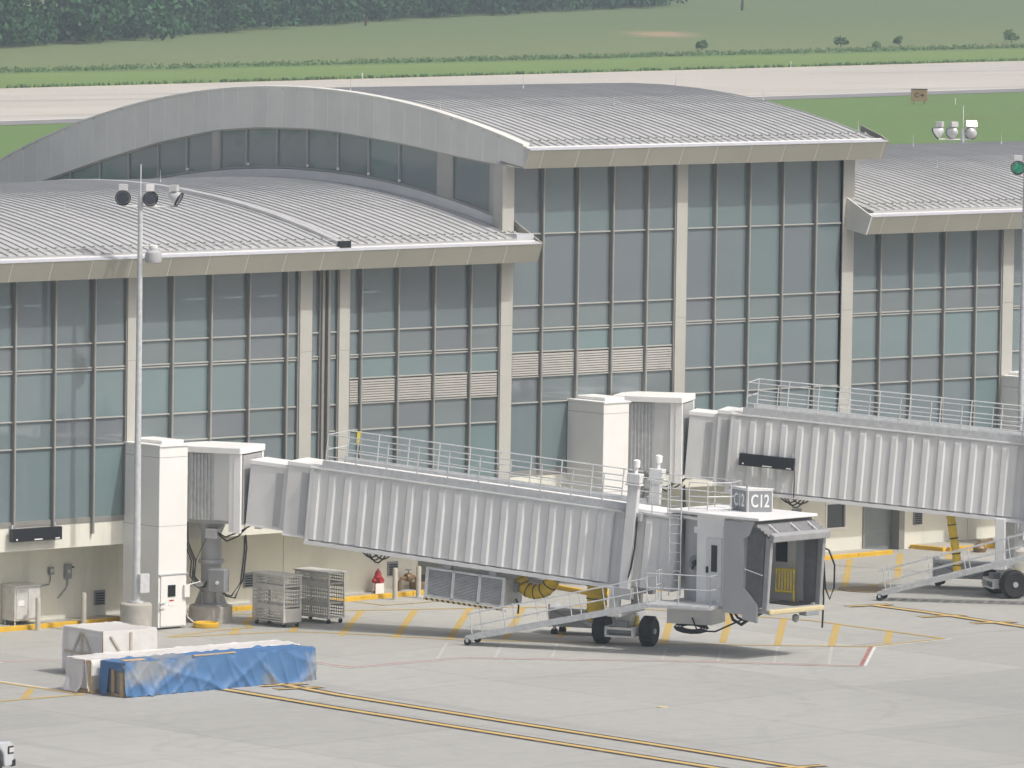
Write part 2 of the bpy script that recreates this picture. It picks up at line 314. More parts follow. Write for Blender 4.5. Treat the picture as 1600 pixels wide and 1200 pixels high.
# ------------------------------------------------------------------ setting: ground, runway, grass
def sheet(name, poly, m, dz, kind='structure'):
    """flat sheet over polygon with the apron's slope; cut at the slope breaks"""
    def clip(P, x, keep_less):
        out = []
        for i in range(len(P)):
            a, b = P[i], P[(i+1) % len(P)]; ia = a[0] <= x if keep_less else a[0] >= x; ib = b[0] <= x if keep_less else b[0] >= x
            if ia: out.append(a)
            if ia != ib: t = (x-a[0])/(b[0]-a[0]); out.append((x, a[1]+t*(b[1]-a[1])))
        return out
    mb = MB(); cuts = [-1e6, -60, 40, 140, 1e6]
    for k in range(4):
        Q = clip(clip(poly, cuts[k], False), cuts[k+1], True)
        if len(Q) > 2: mb.add([(x, y, gz(x)+dz) for x, y in Q], [tuple(range(len(Q)))])
    o = mb.build(name, m); tag(o, kind=kind); return o
sheet('ground', [(-1500, -1500), (2400, -1500), (2400, 2400), (-1500, 2400)], MAT['grass'], -.03)
sheet('apron', [(-700, -700), (420, -700), (420, 60), (130, 150), (-700, 60)], MAT['apron'], 0.0)
def rw(u, v): return (u*.987-v*.162, u*.162+v*.987)
def strip(name, v0, v1, m, dz): return sheet(name, [rw(-500, v0), rw(1300, v0), rw(1300, v1), rw(-500, v1)], m, dz)
strip('runway_shoulder', 267.0, 272.2, MAT['shoulder'], .0); strip('runway', 272.2, 324.5, MAT['runway'], .008); strip('runway_marking', 272.4, 273.6, MAT['markw'], .016)
strip('runway_shoulder', 324.5, 325.3, MAT['cream'], .004)

# ------------------------------------------------------------------ painted markings on the apron
def line(name, pts, wdt, m, dz=.004):
    mb = MB()
    for i in range(len(pts)-1):
        a = Vector(pts[i]); b = Vector(pts[i+1]); d = (b-a).normalized(); n = Vector((-d.y, d.x))*wdt/2
        e0 = d*(wdt*.5 if i else 0); e1 = d*(wdt*.5 if i < len(pts)-2 else 0); a2 = a-e0*0; b2 = b+e1
        mb.add([(p.x, p.y, gz(p.x)+dz+.0004*i) for p in (a2+n, a2-n, b2-n, b2+n)], [(0, 1, 2, 3)])
    o = mb.build(name, m); tag(o, kind='structure'); return o
BARS = [((-7.52,-1.61),(-12.59,-6.47)),((-6.01,-2.52),(-11.67,-8.05)),((-4.25,-3.24),(-10.55,-9.34)),((-2.54,-3.95),(-9.13,-10.42)),((-.8,-4.67),(-7.42,-11.07)),((-.2,-8.6),(-5.9,-14.3)),((1.85,-9.27),(-4.24,-15.24)),
        ((1.94,-11.65),(-3.28,-16.73)),((2.23,-13.82),(-2.05,-17.91)),((2.12,-16.33),(-.21,-18.53)),((-10.92,-.29),(-12.97,-2.16)),((-13.94,-3.0),(-15.24,-4.24)),((-12.24,-3.84),(-13.28,-4.84)),
        ((16.72,.25),(9.72,-6.56)),((19.54,.56),(13.31,-5.5)),((21.56,.14),(17.73,-3.58)),((-28.83,-11.26),(-30.41,-12.93))]
for a, b in BARS: line('apron_marking', [a, b], .23, MAT['mark'])
line('apron_marking', [(-11.58,.21),(-10.83,-.2),(-7.78,-1.27),(-6.13,-2.2),(-4.16,-3.2),(-.52,-5.3),(1.2,-9.0),(2.3,-12.6),(2.12,-18.77)], .17, MAT['mark'], .008)
line('apron_marking', [(-17.2,-3.6),(-13.24,-4.64),(-12.13,-6.16),(-10.37,-9.69),(-6.56,-13.9),(-1.38,-18.83),(2.12,-18.77)], .17, MAT['mark'], .008)
line('apron_marking', [(-17.2,-3.45),(-14.75,-3.05),(-13.5,-3.11),(-13.0,-2.3)], .17, MAT['mark'], .008)
line('apron_marking', [(-1.3,-19.02),(2.3,-18.95)], .10, MAT['markw'], .006)
line('apron_marking', [(-34,-8.9),(-25.5,-5.48),(-23.33,-6.21),(-20.0,-8.4),(-17.86,-11.22),(-17.88,-13.06),(-13.51,-13.29),(-8.62,-18.08),(-5.18,-22.37)], .13, MAT['markr'], .006)
line('apron_marking', [(-34,-9.06),(-25.5,-5.62),(-23.33,-6.36),(-20.1,-8.55),(-18.0,-11.25),(-18.02,-13.2),(-13.6,-13.43),(-8.72,-18.2),(-5.3,-22.5)], .10, MAT['markw'], .010)
line('apron_marking', [(-5.18,-22.37),(-1.35,-18.96)], .12, MAT['markr'], .006); line('apron_marking', [(-5.08,-22.45),(-1.25,-19.04)], .09, MAT['markw'], .010)
D = [((-11.18,-9.95),(-14.29,-13.01)),((-9.79,-11.01),(-12.58,-13.79)),((-8.64,-12.32),(-11.31,-14.98)),((-6.68,-15.24),(-9.15,-17.67)),((-5.72,-16.7),(-8.13,-19.08)),((-3.7,-17.17),(-6.74,-20.15)),((-2.21,-18.09),(-5.62,-21.42))]
for a, b in D:
    a = Vector(a); b = Vector(b)
    mb = MB()
    for k in range(9):
        p = a.lerp(b, (k+.3)/9); q = a.lerp(b, (k+.62)/9); n = Vector((.03, -.03)); mb.add([(t.x, t.y, gz(t.x)+.004) for t in (p+n, p-n, q-n, q+n)], [(0, 1, 2, 3)])
    tag(mb.build('apron_marking', MAT['markw']), kind='structure')
def bordered(pts, wdt):
    line('apron_marking', pts, wdt+.34, MAT['markb'], .004); line('apron_marking', pts, wdt, MAT['markl'], .012)
bordered([(-24.36,-14.0),(-24.64,-20.41),(-24.81,-28.13),(-24.97,-37.5),(-25.2,-50)], .26)
bordered([(-22.22,-14.6),(-22.58,-18.01),(-22.8,-25.9),(-22.93,-33.27),(-23.1,-38),(-22.0,-50)], .26)
for a, b in (((-23.1,-14.95),(-21.6,-15.35)),((-23.2,-15.8),(-21.75,-16.25)),((-23.9,-37.7),(-22.2,-38.1))): bordered([a, b], .2)
bordered([(7.07,-10.62),(7.03,-13.19),(6.56,-18.01),(6.2,-26)], .26)
for a, b in (((6.1,-10.35),(7.75,-10.75)),((5.85,-13.97),(7.4,-14.5)),((5.9,-16.32),(7.35,-16.85))): bordered([a, b], .2)
line('apron_marking', [(-38,-10.5),(-28.61,-9.46),(-28.5,-13.3),(-31.44,-13.09),(-40,-13.3)], .2, MAT['mark'], .008)
line('apron_marking', [(-38,-10.3),(-28.45,-9.25),(-28.33,-13.5)], .09, MAT['markw'], .004)
line('apron_marking', [(2.6,-7.9),(8.62,-6.72),(11.28,-6.24),(12.89,-5.7)], .16, MAT['mark'], .008)
line('apron_marking', [(-5.94,.64),(-5.88,-.83),(-4.75,-.98),(-3.18,-.96),(-2.2,.3)], .12, MAT['mark'], .012)
mb = MB(); mb.lathe([(1.0, 0), (1.0, .02), (.1, .022)], (10.34, -7.03, gz(10)), 24); tag(mb.build('manhole_cover', MAT['brass'], smooth=True), 'rusty round access plate in the concrete below the far stair', 'manhole cover')
mb = MB(); mb.lathe([(.17, 0), (.17, .02), (.05, .03)], (-16.94, -25.98, gz(-17)), 18); tag(mb.build('ground_light', MAT['cream'], smooth=True), 'small yellow light fitting set flush in the open concrete apron', 'ground light')
mb = MB(); mb.lathe([(.55, 0), (.55, .02), (.1, .022)], (-34.9, -29.9, gz(-34)), 24); tag(mb.build('manhole_cover', MAT['markb'], smooth=True), 'dark round cover cut by the bottom edge of the photo', 'manhole cover')

# ------------------------------------------------------------------ terminal building
T = thing('terminal_building', 'long glass concourse with a high barrel roof between two lower curved roofs', 'terminal', (0, 0, 0))
RR = 45.0
def arc(Y, zc): return zc-(RR-math.sqrt(RR*RR-(Y-10.5)**2))
ZH, ZL, ZR = 16.53, 13.50, 14.04
AB = [(-1.1,14.36),(-.28,14.39),(2.44,14.64),(5.09,14.93),(8.46,15.2),(10,15.25),(12.71,15.19),(15.05,15.0),(18.27,14.42),(21.63,13.62),(25.2,12.65),(31,11.0)]
def itp(t, x):
    for (a, fa), (b, fb) in zip(t, t[1:]):
        if x <= b: return fa+(fb-fa)*(x-a)/(b-a)
    return t[-1][1]
# --- curtain walls
UNIT = MB().box(0, 1, 0, 1, 0, 1)
pane_me = UNIT.mesh('glass_pane', MAT['glass']); pane_t = UNIT.mesh('glass_pane', MAT['glass_teal']); pane_g = UNIT.mesh('glass_pane', MAT['glass_grey']); mull_me = UNIT.mesh('mullion', MAT['mullion']); tran_me = UNIT.mesh('transom', MAT['transom']); capm_me = UNIT.mesh('mullion_cap', MAT['transom'])
def ubox(name, me, parent, x0, x1, y0, y1, z0, z1): return place(name, me, parent, (x0, y0, z0), (0, 0, 0), (x1-x0, y1-y0, z1-z0))
def bay(edges, off, top, louv=False, hi=False, sill=None, tail=.0):
    rows = [3.53, 5.85, 6.72]+([7.55] if louv else [])+[8.33, 9.11]; rows = [r+off for r in rows]+([12.1] if hi else [])+[top]
    mb = MB(); x0, x1 = edges[0], edges[-1]
    mb.box(x0-.02, x1+.02, -.05, .12, rows[0]-.14, rows[0]+.03); mb.box(x0-.02, x1+.02, .0, .12, top-.04, top+.10); mb.box(x0-.03, x0+.03, -.09, .12, rows[0]+.03, top-.04); mb.box(x1-.03, x1+.03, -.09, .12, rows[0]+.03, top-.04)
    cw = mb.build('curtain_wall', MAT['mullion'], T)
    for e in edges[1:-1]:
        z0 = rows[0]-.5 if tail else rows[0]+.03
        ubox('mullion', mull_me, cw, e-.036, e+.036, -.15, .05, z0, top-.04); ubox('mullion', capm_me, cw, e-.010, e+.014, -.165, -.151, z0, top-.04)
    for a, b in zip(edges, edges[1:]):
        for i, (z0, z1) in enumerate(zip(rows, rows[1:])):
            if louv and i == 2:
                m2 = MB(); n = 9; hh = (z1-z0-.1)/n
                MB().box(a+.05, b-.05, .05, .08, z0+.03, z1-.03).build('louvre_back', MAT['fascia'], cw)
                for k in range(n):
                    zz = z0+.05+k*hh; m2.hexa([(a+.07,-.06,zz),(b-.07,-.06,zz),(b-.07,.03,zz+.045),(a+.07,.03,zz+.045),(a+.07,-.06,zz+.045),(b-.07,-.06,zz+.045),(b-.07,.03,zz+.085),(a+.07,.03,zz+.085)])
                m2.build('louvre_grille', MAT['louvre'], cw)
            else: ubox('glass_pane', pane_me if z0 > 8.9+off else (pane_g if (z1-z0 < .95 and not (louv and 6.6 < z0-off < 8)) else pane_t), cw, a+.04, b-.04, .0+random.uniform(0, .006), .025, z0+.02, z1-.02)
        for r in rows[1:-1]:
            dbl = abs(r-off-8.33) < .02
            ubox('transom', tran_me, cw, a+.055, b-.055, -.07, .03, r-.018, r+.021)
            if dbl: ubox('transom', tran_me, cw, a+.055, b-.055, -.055, .03, r-.10, r-.06)
    return cw
def ed(a, b): return [a+.27, a+1.6, a+3.2, a+4.8, a+6.4, b-.27]
bay([-27.0]+[-25.6, -24.27], 0, 11.42, tail=1); bay(ed(-24, -16), 0, 11.42, tail=1); bay([-15.7, -14.4, -12.8, -11.2, -9.6, -9.08], 0, 11.42, tail=1)
bay([-8.52, -8.15], 0, 11.42); bay([-7.76, -7.38], 0, 11.42); bay([-6.9, -6.4, -4.8, -3.2, -1.6, -.27], 0, 11.42, louv=True)
bay(ed(0, 8), .58, 14.48, louv=True, hi=True); bay(ed(8, 16), .58, 14.48, hi=True); bay(ed(16, 24), .58, 11.94); bay(ed(24, 32), .58, 11.94)
def column(x0, x1, z0, z1):
    mb = MB(); zs = [z0, 8.5+(.55 if x0 > -1 else 0), z1]
    for a, b in zip(zs, zs[1:]): mb.box(x0, x1, -.13, .35, a+.006, b-.006)
    mb.box(x0+.01, x1-.01, -.115, .3, z0, z1); mb.build('column', MAT['column'], T, bevel=.008)
for x0, x1 in ((-24.26,-23.74),(-16.26,-15.72),(-9.05,-8.54),(-7.36,-6.92)): column(x0, x1, 2.62, 11.4)
column(-.26, .26, 3.2, 14.45); column(7.75, 8.24, 3.2, 14.45); column(15.7, 16.25, 3.2, 14.45); column(23.76, 24.3, 3.2, 11.9); column(31.75, 32.25, 3.2, 11.9)
mb = MB(); mb.box(-8.15, -7.76, -.02, .2, 2.7, 11.4); mb.box(-8.13, -8.03, -.17, .0, 3.53, 11.4); mb.box(-7.88, -7.78, -.17, .0, 3.53, 11.4); mb.build('expansion_joint_cover', MAT['mullion'], T)
for x0, x1 in ((-9.08, -8.5), (-7.4, -6.88)): pass
# --- spandrels, soffit, ground-floor walls
for x0, x1, o in ((-30, -24.27, 0), (-23.73, -16.27, 0), (-15.71, -9.06, 0), (-8.53, -7.37, 0), (-6.91, -.27, 0), (.27, 7.74, .58), (8.25, 15.69, .58), (16.26, 23.75, .58), (24.31, 31.74, .58)):
    MB().box(x0, x1, -.03, .25, 2.62+o, 3.385+o).build('spandrel', MAT['wall'], T, bevel=.01)
for x0, x1, z in ((-30, 0, 2.63), (0.001, 40, 3.21)): MB().box(x0, x1, .0 if x0 < 0 else .0, 9.0, z, z+.1).build('soffit', MAT['wall'], T)
WY = 1.65
def wall(x0, x1, y, z1, th=.3): return MB().box(x0, x1, y, y+th, -.2, z1).build('ground_floor_wall', MAT['wall'], T)
for a, b in ((-30, -21.5), (-21.48, -14.82), (-14.80, -8.15), (-8.13, -2.24)): wall(a, b, WY, 2.62)
MB().box(-2.54, -2.24, WY+.301, 5.5, -.2, 2.62).build('ground_floor_wall', MAT['wall'], T); wall(-2.8, 9.0, 5.501, 3.2); MB().box(8.7, 9.0, WY+.31, 5.5, -.2, 3.2).build('ground_floor_wall', MAT['wall'], T)
for a, b in ((8.7, 14.6), (14.62, 16.89), (17.84, 18.75), (20.6, 24.0), (24.02, 34)): wall(a, b, WY, 3.2)
MB().box(16.885, 17.845, WY, WY+.3, -.2, 1.22).build('ground_floor_wall', MAT['wall'], T); MB().box(16.885, 17.845, WY, WY+.3, 2.05, 3.2).build('ground_floor_wall', MAT['wall'], T)
mb = MB(); mb.box(16.85, 16.91, WY-.04, WY+.1, 1.16, 2.11); mb.box(17.82, 17.88, WY-.04, WY+.1, 1.16, 2.11); mb.box(16.91, 17.82, WY-.04, WY+.1, 1.16, 1.22); mb.box(16.91, 17.82, WY-.04, WY+.1, 2.05, 2.11)
wd = mb.build('window_frame', MAT['white'], T); MB().box(16.91, 17.82, WY+.05, WY+.08, 1.22, 2.05).build('glass_pane', MAT['glass2'], wd)
mb = MB()
for k in range(18): mb.box(18.75, 20.6, WY+.32+.015*(k % 2), WY+.42, .2+k*.16, .2+k*.16+.16)
mb.build('rollup_door', MAT['door'], T); mb = MB(); mb.box(18.70, 18.78, WY-.06, WY+.3, .2, 3.2); mb.box(20.45, 20.72, WY-.1, WY+.3, .2, 3.2); mb.build('door_jamb', MAT['mullion'], T)
mb = MB(); mb.box(22.2, 23.2, WY-.03, WY+.05, 1.75, 2.3); mb.build('window_frame', MAT['white'], T); MB().box(22.24, 23.16, WY-.045, WY-.032, 1.79, 2.26).build('glass_pane', MAT['glass2'], T)
# --- interior, seen dimly through the tinted glass
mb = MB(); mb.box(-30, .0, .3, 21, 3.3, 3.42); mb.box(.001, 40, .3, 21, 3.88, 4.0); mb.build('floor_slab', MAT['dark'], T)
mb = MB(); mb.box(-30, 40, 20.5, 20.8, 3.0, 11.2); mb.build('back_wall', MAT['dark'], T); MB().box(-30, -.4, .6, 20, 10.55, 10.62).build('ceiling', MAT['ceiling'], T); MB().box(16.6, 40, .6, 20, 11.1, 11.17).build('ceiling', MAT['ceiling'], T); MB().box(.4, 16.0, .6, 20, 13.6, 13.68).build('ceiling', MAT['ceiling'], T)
tl_me = MB().box(-.36, .36, -.07, .07, -.05, .0).mesh('ceiling_lamp', MAT['tubelight'])
for x in (-20.5, -18.6, -17.2, -16.1, -12.3, -9.26, -7.6, -6.1, -1.7): place('ceiling_lamp', tl_me, T, (x, 5.0, 9.98), scale=(.8 if x < -16 else 1, 1, 1))
mb = MB()
for x in (-20, -14, -4, 2, 10, 18, 26): mb.lathe([(.3, 3.4), (.3, 13.4 if 0 < x < 16 else 10.5)], (x, 7, 0), 12)
mb.build('interior_column', MAT['ceiling'], T)
# --- roofs
def panel_mesh(zc, y1, name):
    xs = [(0, 0), (.325, 0), (.336, .048), (.373, .048), (.381, .0)]; N = 18; ys = [-.95+(y1+.95)*(i/N)**1.0 for i in range(N+1)]
    mb = MB(); n = len(xs); vs = [(x, y, arc(y, zc)+h) for y in ys for x, h in xs]; fs = []
    for i in range(N):
        for k in range(n-1): fs.append((i*n+k, i*n+k+1, (i+1)*n+k+1, (i+1)*n+k))
    fs.append(tuple(range(n-1, -1, -1))); mb.add(vs, fs)
    for y in (-.45,):                                  # seam clamps of the snow rail
        z = arc(y, zc); mb.box(.318, .392, y-.05, y+.05, z+.045, z+.095)
    z = arc(-.6, zc); mb.box(.0, .381, -.63, -.605, z+.06, z+.08)
    return mb.mesh(name, MAT['roof'])
def roof(x0, n, zc, y1, zf, xf0, xf1):
    """x0 first seam, n panels, zf z of fascia top; xf0..xf1 fascia run"""
    x1 = x0+n*.381; N = 20; mb = MB(); ys = [-1.0+(y1+1.0)*i/N for i in range(N+1)]
    vs = [(x, y, arc(y, zc)-d) for d in (.012, .16) for y in ys for x in (x0+.002, x1-.002)]; k = 2*(N+1); fs = []
    for i in range(N): a = 2*i; fs += [(a, a+1, a+3, a+2), (k+a, k+a+2, k+a+3, k+a+1), (a, a+2, k+a+2, k+a), (a+1, k+a+1, k+a+3, a+3)]
    fs += [(0, k, k+1, 1), (2*N, 2*N+1, k+2*N+1, k+2*N)]; mb.add(vs, fs); ro = mb.build('roof', MAT['roof'], T)
    pm = panel_mesh(zc, y1, 'roof_panel')
    for i in range(n): place('roof_panel', pm, ro, (x0+i*.381, 0, 0))
    # gutter coping and slanted fascia
    cz = arc(-1.0, zc)
    MB().add([(xf0,-1.36,zf),(xf1,-1.36,zf),(xf1,-1.13,zf+.055),(xf0,-1.13,zf+.055),(xf0,-1.36,zf-.03),(xf1,-1.36,zf-.03),(xf1,-1.0,zf-.03),(xf0,-1.0,zf-.03),(xf0,-1.0,zf+.02),(xf1,-1.0,zf+.02)],
             [(0,1,2,3),(3,2,9,8),(0,4,5,1),(4,7,6,5),(0,3,8,7,4),(1,5,6,9,2)]).build('gutter_coping', MAT['coping'], ro)
    MB().box(xf0+.05, xf1-.05, -1.10, -1.04, zf+.05, zf+.085).build('gutter_rail', MAT['white'], ro)
    MB().hexa([(xf0,-1.096,zf-.642),(xf1,-1.096,zf-.642),(xf1,-1.0,zf-.642),(xf0,-1.0,zf-.642),(xf0,-1.341,zf-.031),(xf1,-1.341,zf-.031),(xf1,-1.0,zf-.031),(xf0,-1.0,zf-.031)]).build('fascia_backing', MAT['joint'], ro)
    x = xf0; first = True
    while x < xf1-.05:
        e = min(xf1, x+(.62 if first else 1.6)); first = False
        MB().hexa([(x+.014,-1.10,zf-.645),(e-.014,-1.10,zf-.645),(e-.014,-1.097,zf-.645),(x+.014,-1.097,zf-.645),(x+.014,-1.345,zf-.031),(e-.014,-1.345,zf-.031),(e-.014,-1.342,zf-.031),(x+.014,-1.342,zf-.031)]).build('fascia_panel', MAT['fascia'], ro); x = e
    MB().hexa([(xf0,-1.0,zf-.64),(xf1,-1.0,zf-.64),(xf1,.15,zf-.5),(xf0,.15,zf-.5),(xf0,-1.0,zf-.60),(xf1,-1.0,zf-.60),(xf1,.15,zf-.44),(xf0,.15,zf-.44)]).build('eave_soffit', MAT['fascia'], ro)
    return ro
roofL = roof(-30.48, 80, ZL, 22.0, 11.88, -30.5, .40); roofH = roof(.0, 43, ZH, 31.0, 15.0, -.14, 16.60); roofR = roof(16.32, 62, ZR, 22.0, 12.39, 15.92, 40.0)
# eave return caps at the ends of the overhangs
def cap(x0, x1, zf, zb, m, ro): MB().prismx([(-1.10, zf-.655), (-1.372, zf+.01), (-.98, zf+.19), (.0, zb), (.0, zf-.49)], x0, x1).build('eave_end_cap', m, ro)
cap(.401, .46, 11.88, 12.55, MAT['fascia'], roofL); cap(15.86, 15.919, 12.39, 13.05, MAT['gable'], roofR); cap(16.601, 16.66, 15.0, 15.5, MAT['fascia'], roofH)
mb = MB(); mb.box(-.36, .40, -.97, .1, arc(-.97, ZL)-.2, arc(-.97, ZL)+.16); mb.build('corner_flashing', MAT['coping'], roofL)
# expansion joint strip over the low roof at x = -8
mb = MB(); N = 14; ys = [-1.05+23*i/N for i in range(N+1)]
for a, b in zip(ys, ys[1:]):
    mb.hexa([(-8.16,a,arc(a,ZL)+.02),(-7.84,a,arc(a,ZL)+.02),(-7.84,b,arc(b,ZL)+.02),(-8.16,b,arc(b,ZL)+.02),(-8.13,a,arc(a,ZL)+.10),(-7.87,a,arc(a,ZL)+.11),(-7.87,b,arc(b,ZL)+.11),(-8.13,b,arc(b,ZL)+.10)])
mb.build('joint_flashing', MAT['roof'], roofL); MB().box(-8.24, -7.76, -1.12, -1.0, 11.90, 12.16).build('joint_end_cap', MAT['black'], roofL)
# lightning rods
rod_me = MB().tube([(0, 0, 0), (0, 0, .1), (0, 0, .42)], [.03, .011, .006], 6).mesh('lightning_rod', MAT['galv'])
for ro, zc, P in ((roofH, ZH, [(.77,8.9),(.55,4.0),(8.85,9.0),(8.74,4.2),(16.3,9.1),(16.3,4.6),(16.3,-.2)]), (roofL, ZL, [(-15.6,4.0),(-6.8,9.9),(-15.6,9.0),(-23.5,4)]), (roofR, ZR, [(29.8,10.5),(34.3,10.3),(24.8,4.3),(33,4.3)])):
    for x, y in P: place('lightning_rod', rod_me, ro, (x, y, arc(y, zc)+.05))
# high gable: arch fascia, clerestory
gw = MB(); N = 30
ys = [-1.0+32*i/N for i in range(N+1)]
for a, b in zip(ys, ys[1:]): gw.hexa([(-.131,a,itp(AB,a)+.01),(.15,a,itp(AB,a)+.01),(.15,b,itp(AB,b)+.01),(-.131,b,itp(AB,b)+.01),(-.131,a,arc(a,ZH)+.0),(.15,a,arc(a,ZH)+.0),(.15,b,arc(b,ZH)+.0),(-.131,b,arc(b,ZH)+.0)])
gb = gw.build('gable_fascia', MAT['white'], T)
y = -1.36
while y < 30:
    a, b = y+.03, y+.8-.018; za, zb = (itp(AB, max(a, -1.1)), itp(AB, b)); ta, tb = arc(max(a, -1.0), ZH)+.06, arc(b, ZH)+.06
    if y < -1.2: P = [(-1.345, 15.0), (-1.10, 14.36), (b, zb), (b, tb)]
    else: P = [(a, ta), (a, za), (b, zb), (b, tb)]
    MB().prismx(P[::-1], -.135, -.1315).build('gable_panel', MAT['gable'], gb); y += .8
cp = MB()
for a, b in zip(ys, ys[1:]): cp.hexa([(-.17,a,arc(a,ZH)+.065),(.12,a,arc(a,ZH)+.065),(.12,b,arc(b,ZH)+.065),(-.17,b,arc(b,ZH)+.065),(-.17,a,arc(a,ZH)+.13),(.12,a,arc(a,ZH)+.15),(.12,b,arc(b,ZH)+.15),(-.17,b,arc(b,ZH)+.13)])
cp.build('gable_coping', MAT['gable'], gb)
cl = MB()
for i in range(N):
    a, b = .0+27*i/N, .0+27*(i+1)/N; cl.hexa([(-.12,a,arc(a,ZL)+.02),(.12,a,arc(a,ZL)-.3),(.12,b,arc(b,ZL)-.3),(-.12,b,arc(b,ZL)+.02),(-.06,a,arc(a,ZL)+.30),(.12,a,arc(a,ZL)+.33),(.12,b,arc(b,ZL)+.33),(-.06,b,arc(b,ZL)+.30)])
cw = cl.build('clerestory_sill', MAT['gable'], T)
def sill(Y): return arc(Y, ZL)+.32
def gp_(name, a, b, m, x0, x1, lo=.0, hi=.0):
    MB().prismx([(a, sill(a)+lo), (b, sill(b)+lo), (b, itp(AB, b)-hi), (a, itp(AB, a)-hi)], x0, x1).build(name, m, cw)
gp_('pillar', .0, .74, MAT['column'], -.05, .2, -.3); gp_('pillar', 2.70, 3.42, MAT['column'], -.05, .2); gp_('pillar', 14.93, 15.29, MAT['column'], -.06, .2)
for E_ in ([.77, 2.68], [3.43, 5.41, 7.0, 8.61, 10.23, 11.84, 13.49, 14.91], [15.3, 16.73, 18.32, 19.97, 21.59, 23.22, 24.85, 26.4]):
    for a, b in zip(E_, E_[1:]): gp_('glass_pane', a+.03, b-.03, MAT['glass_teal'], .02, .045, .05, .04)
    for e in E_:
        gp_('mullion', e-.03, e+.03, MAT['transom'], -.04, .06, .0)
    f = MB()
    for a, b in zip(E_, E_[1:]):
        n = 3
        for k in range(n):
            p, q = a+(b-a)*k/n, a+(b-a)*(k+1)/n
            f.prismx([(p, sill(p)), (q, sill(q)), (q, sill(q)+.06), (p, sill(p)+.06)], -.05, .05); f.prismx([(p, itp(AB,p)-.06), (q, itp(AB,q)-.06), (q, itp(AB,q)), (p, itp(AB,p))], -.05, .05)
    f.build('clerestory_frame', MAT['transom'], cw)
lmp = MB().lathe([(.02, 0), (.05, .02), (.05, .08), (.01, .1)], n=8).mesh('clerestory_lamp', MAT['white'])
for Y in (5.3, 6.9, 8.5, 10.1, 13.3, 16.6): place('clerestory_lamp', lmp, cw, (-.1, Y, sill(Y)+.10))
# end wall of the high hall over the right-hand roof, dark hall behind
MB().prismx([(.3, 9.0), (28, 9.0), (28, 11.5), (20, 13.8), (10, 15.1), (.3, 14.3)], 16.25, 16.4).build('end_wall', MAT['gable'], T)
# --- wall fittings
def wallbox(name, x, z, w_, h, d, y, m, lab, cat, grp=None):
    mb = MB(); mb.box(x-w_/2, x+w_/2, y-d, y, z-h/2, z+h/2); o = mb.build(name, m, None, bevel=.01); tag(o, lab, cat, grp); return o
def vent(x, z, lab):
    t = thing('wall_vent', lab, 'vent', (x, WY-.005, z), 0, 'small square wall vents')
    mb = MB(); mb.box(-.22, .22, -.04, 0, -.24, .24); mb.build('vent_frame', MAT['sign'], t); mb = MB()
    for k in range(5): mb.box(-.17, .17, -.07, -.041, -.20+k*.08, -.16+k*.08)
    mb.build('vent_slats', MAT['black'], t)
vent(-15.9, .73, 'small grey wall vent between the bollard and the light mast base'); vent(-9.64, .93, 'small grey wall vent behind the hanging cables of the bridge column'); vent(-3.37, .95, 'small grey wall vent right above the red hydrant'); vent(19.35+2.1, 1.35, 'small grey wall vent right of the grey roll-up door'); vent(15.41, 1.75, 'small grey wall vent left of the white framed window'); vent(23.9, 2.0, 'small grey wall vent beside the hanging yellow duct')

# ------------------------------------------------------------------ kerbs and walk along the wall
def walk(poly, kerbs, lab):
    o = MB()
    n = len(poly); o.add([(x, y, gz(x)-.1) for x, y in poly]+[(x, y, gz(x)+.135) for x, y in poly], [tuple(range(n, 2*n))]+[(i, (i+1) % n, n+(i+1) % n, n+i) for i in range(n)])
    s = o.build('sidewalk', MAT['concrete']); tag(s, kind='structure')
    for a, b in kerbs:
        a = Vector(a); b = Vector(b); L = (b-a).length; n = max(1, round(L/1.55)); d = (b-a)/L; nn = Vector((-d.y, d.x))*.09
        for k in range(n):
            p = a+d*(L*k/n+.008); q = a+d*(L*(k+1)/n-.008)
            MB().add([(v.x, v.y, gz(v.x)+z) for z in (-.05, .145) for v in (p-nn, q-nn, q+nn, p+nn)], [(0,3,2,1),(4,5,6,7),(0,1,5,4),(1,2,6,5),(2,3,7,6),(3,0,4,7)]).build('kerb_block', MAT['yellow'], s, bevel=.02)
walk([(-32, .95), (-1.75, .95), (-1.75, 5.4), (-2.1, 5.4), (-2.1, 1.7), (-32, 1.7)], [((-32, .86), (-14.2, .86)), ((-12.4, .86), (-1.65, .86))], 'walk')
walk([(14.0, .75), (19.1, .75), (18.7, 1.7), (14.0, 1.7)], [((14.0, .66), (19.2, .66))], 'walk')
walk([(21.2, 1.7), (21.4, .2), (24, .15), (34, .15), (34, 1.7)], [((21.15, 1.62), (21.35, .15)), ((21.45, .06), (34, .06))], 'walk')
walk([(2.25, .2), (1.75, -2.65), (5.0, -3.2), (6.5, .2)], [((2.2, .1), (1.66, -2.7)), ((1.75, -2.8), (5.0, -3.3))], 'walk')

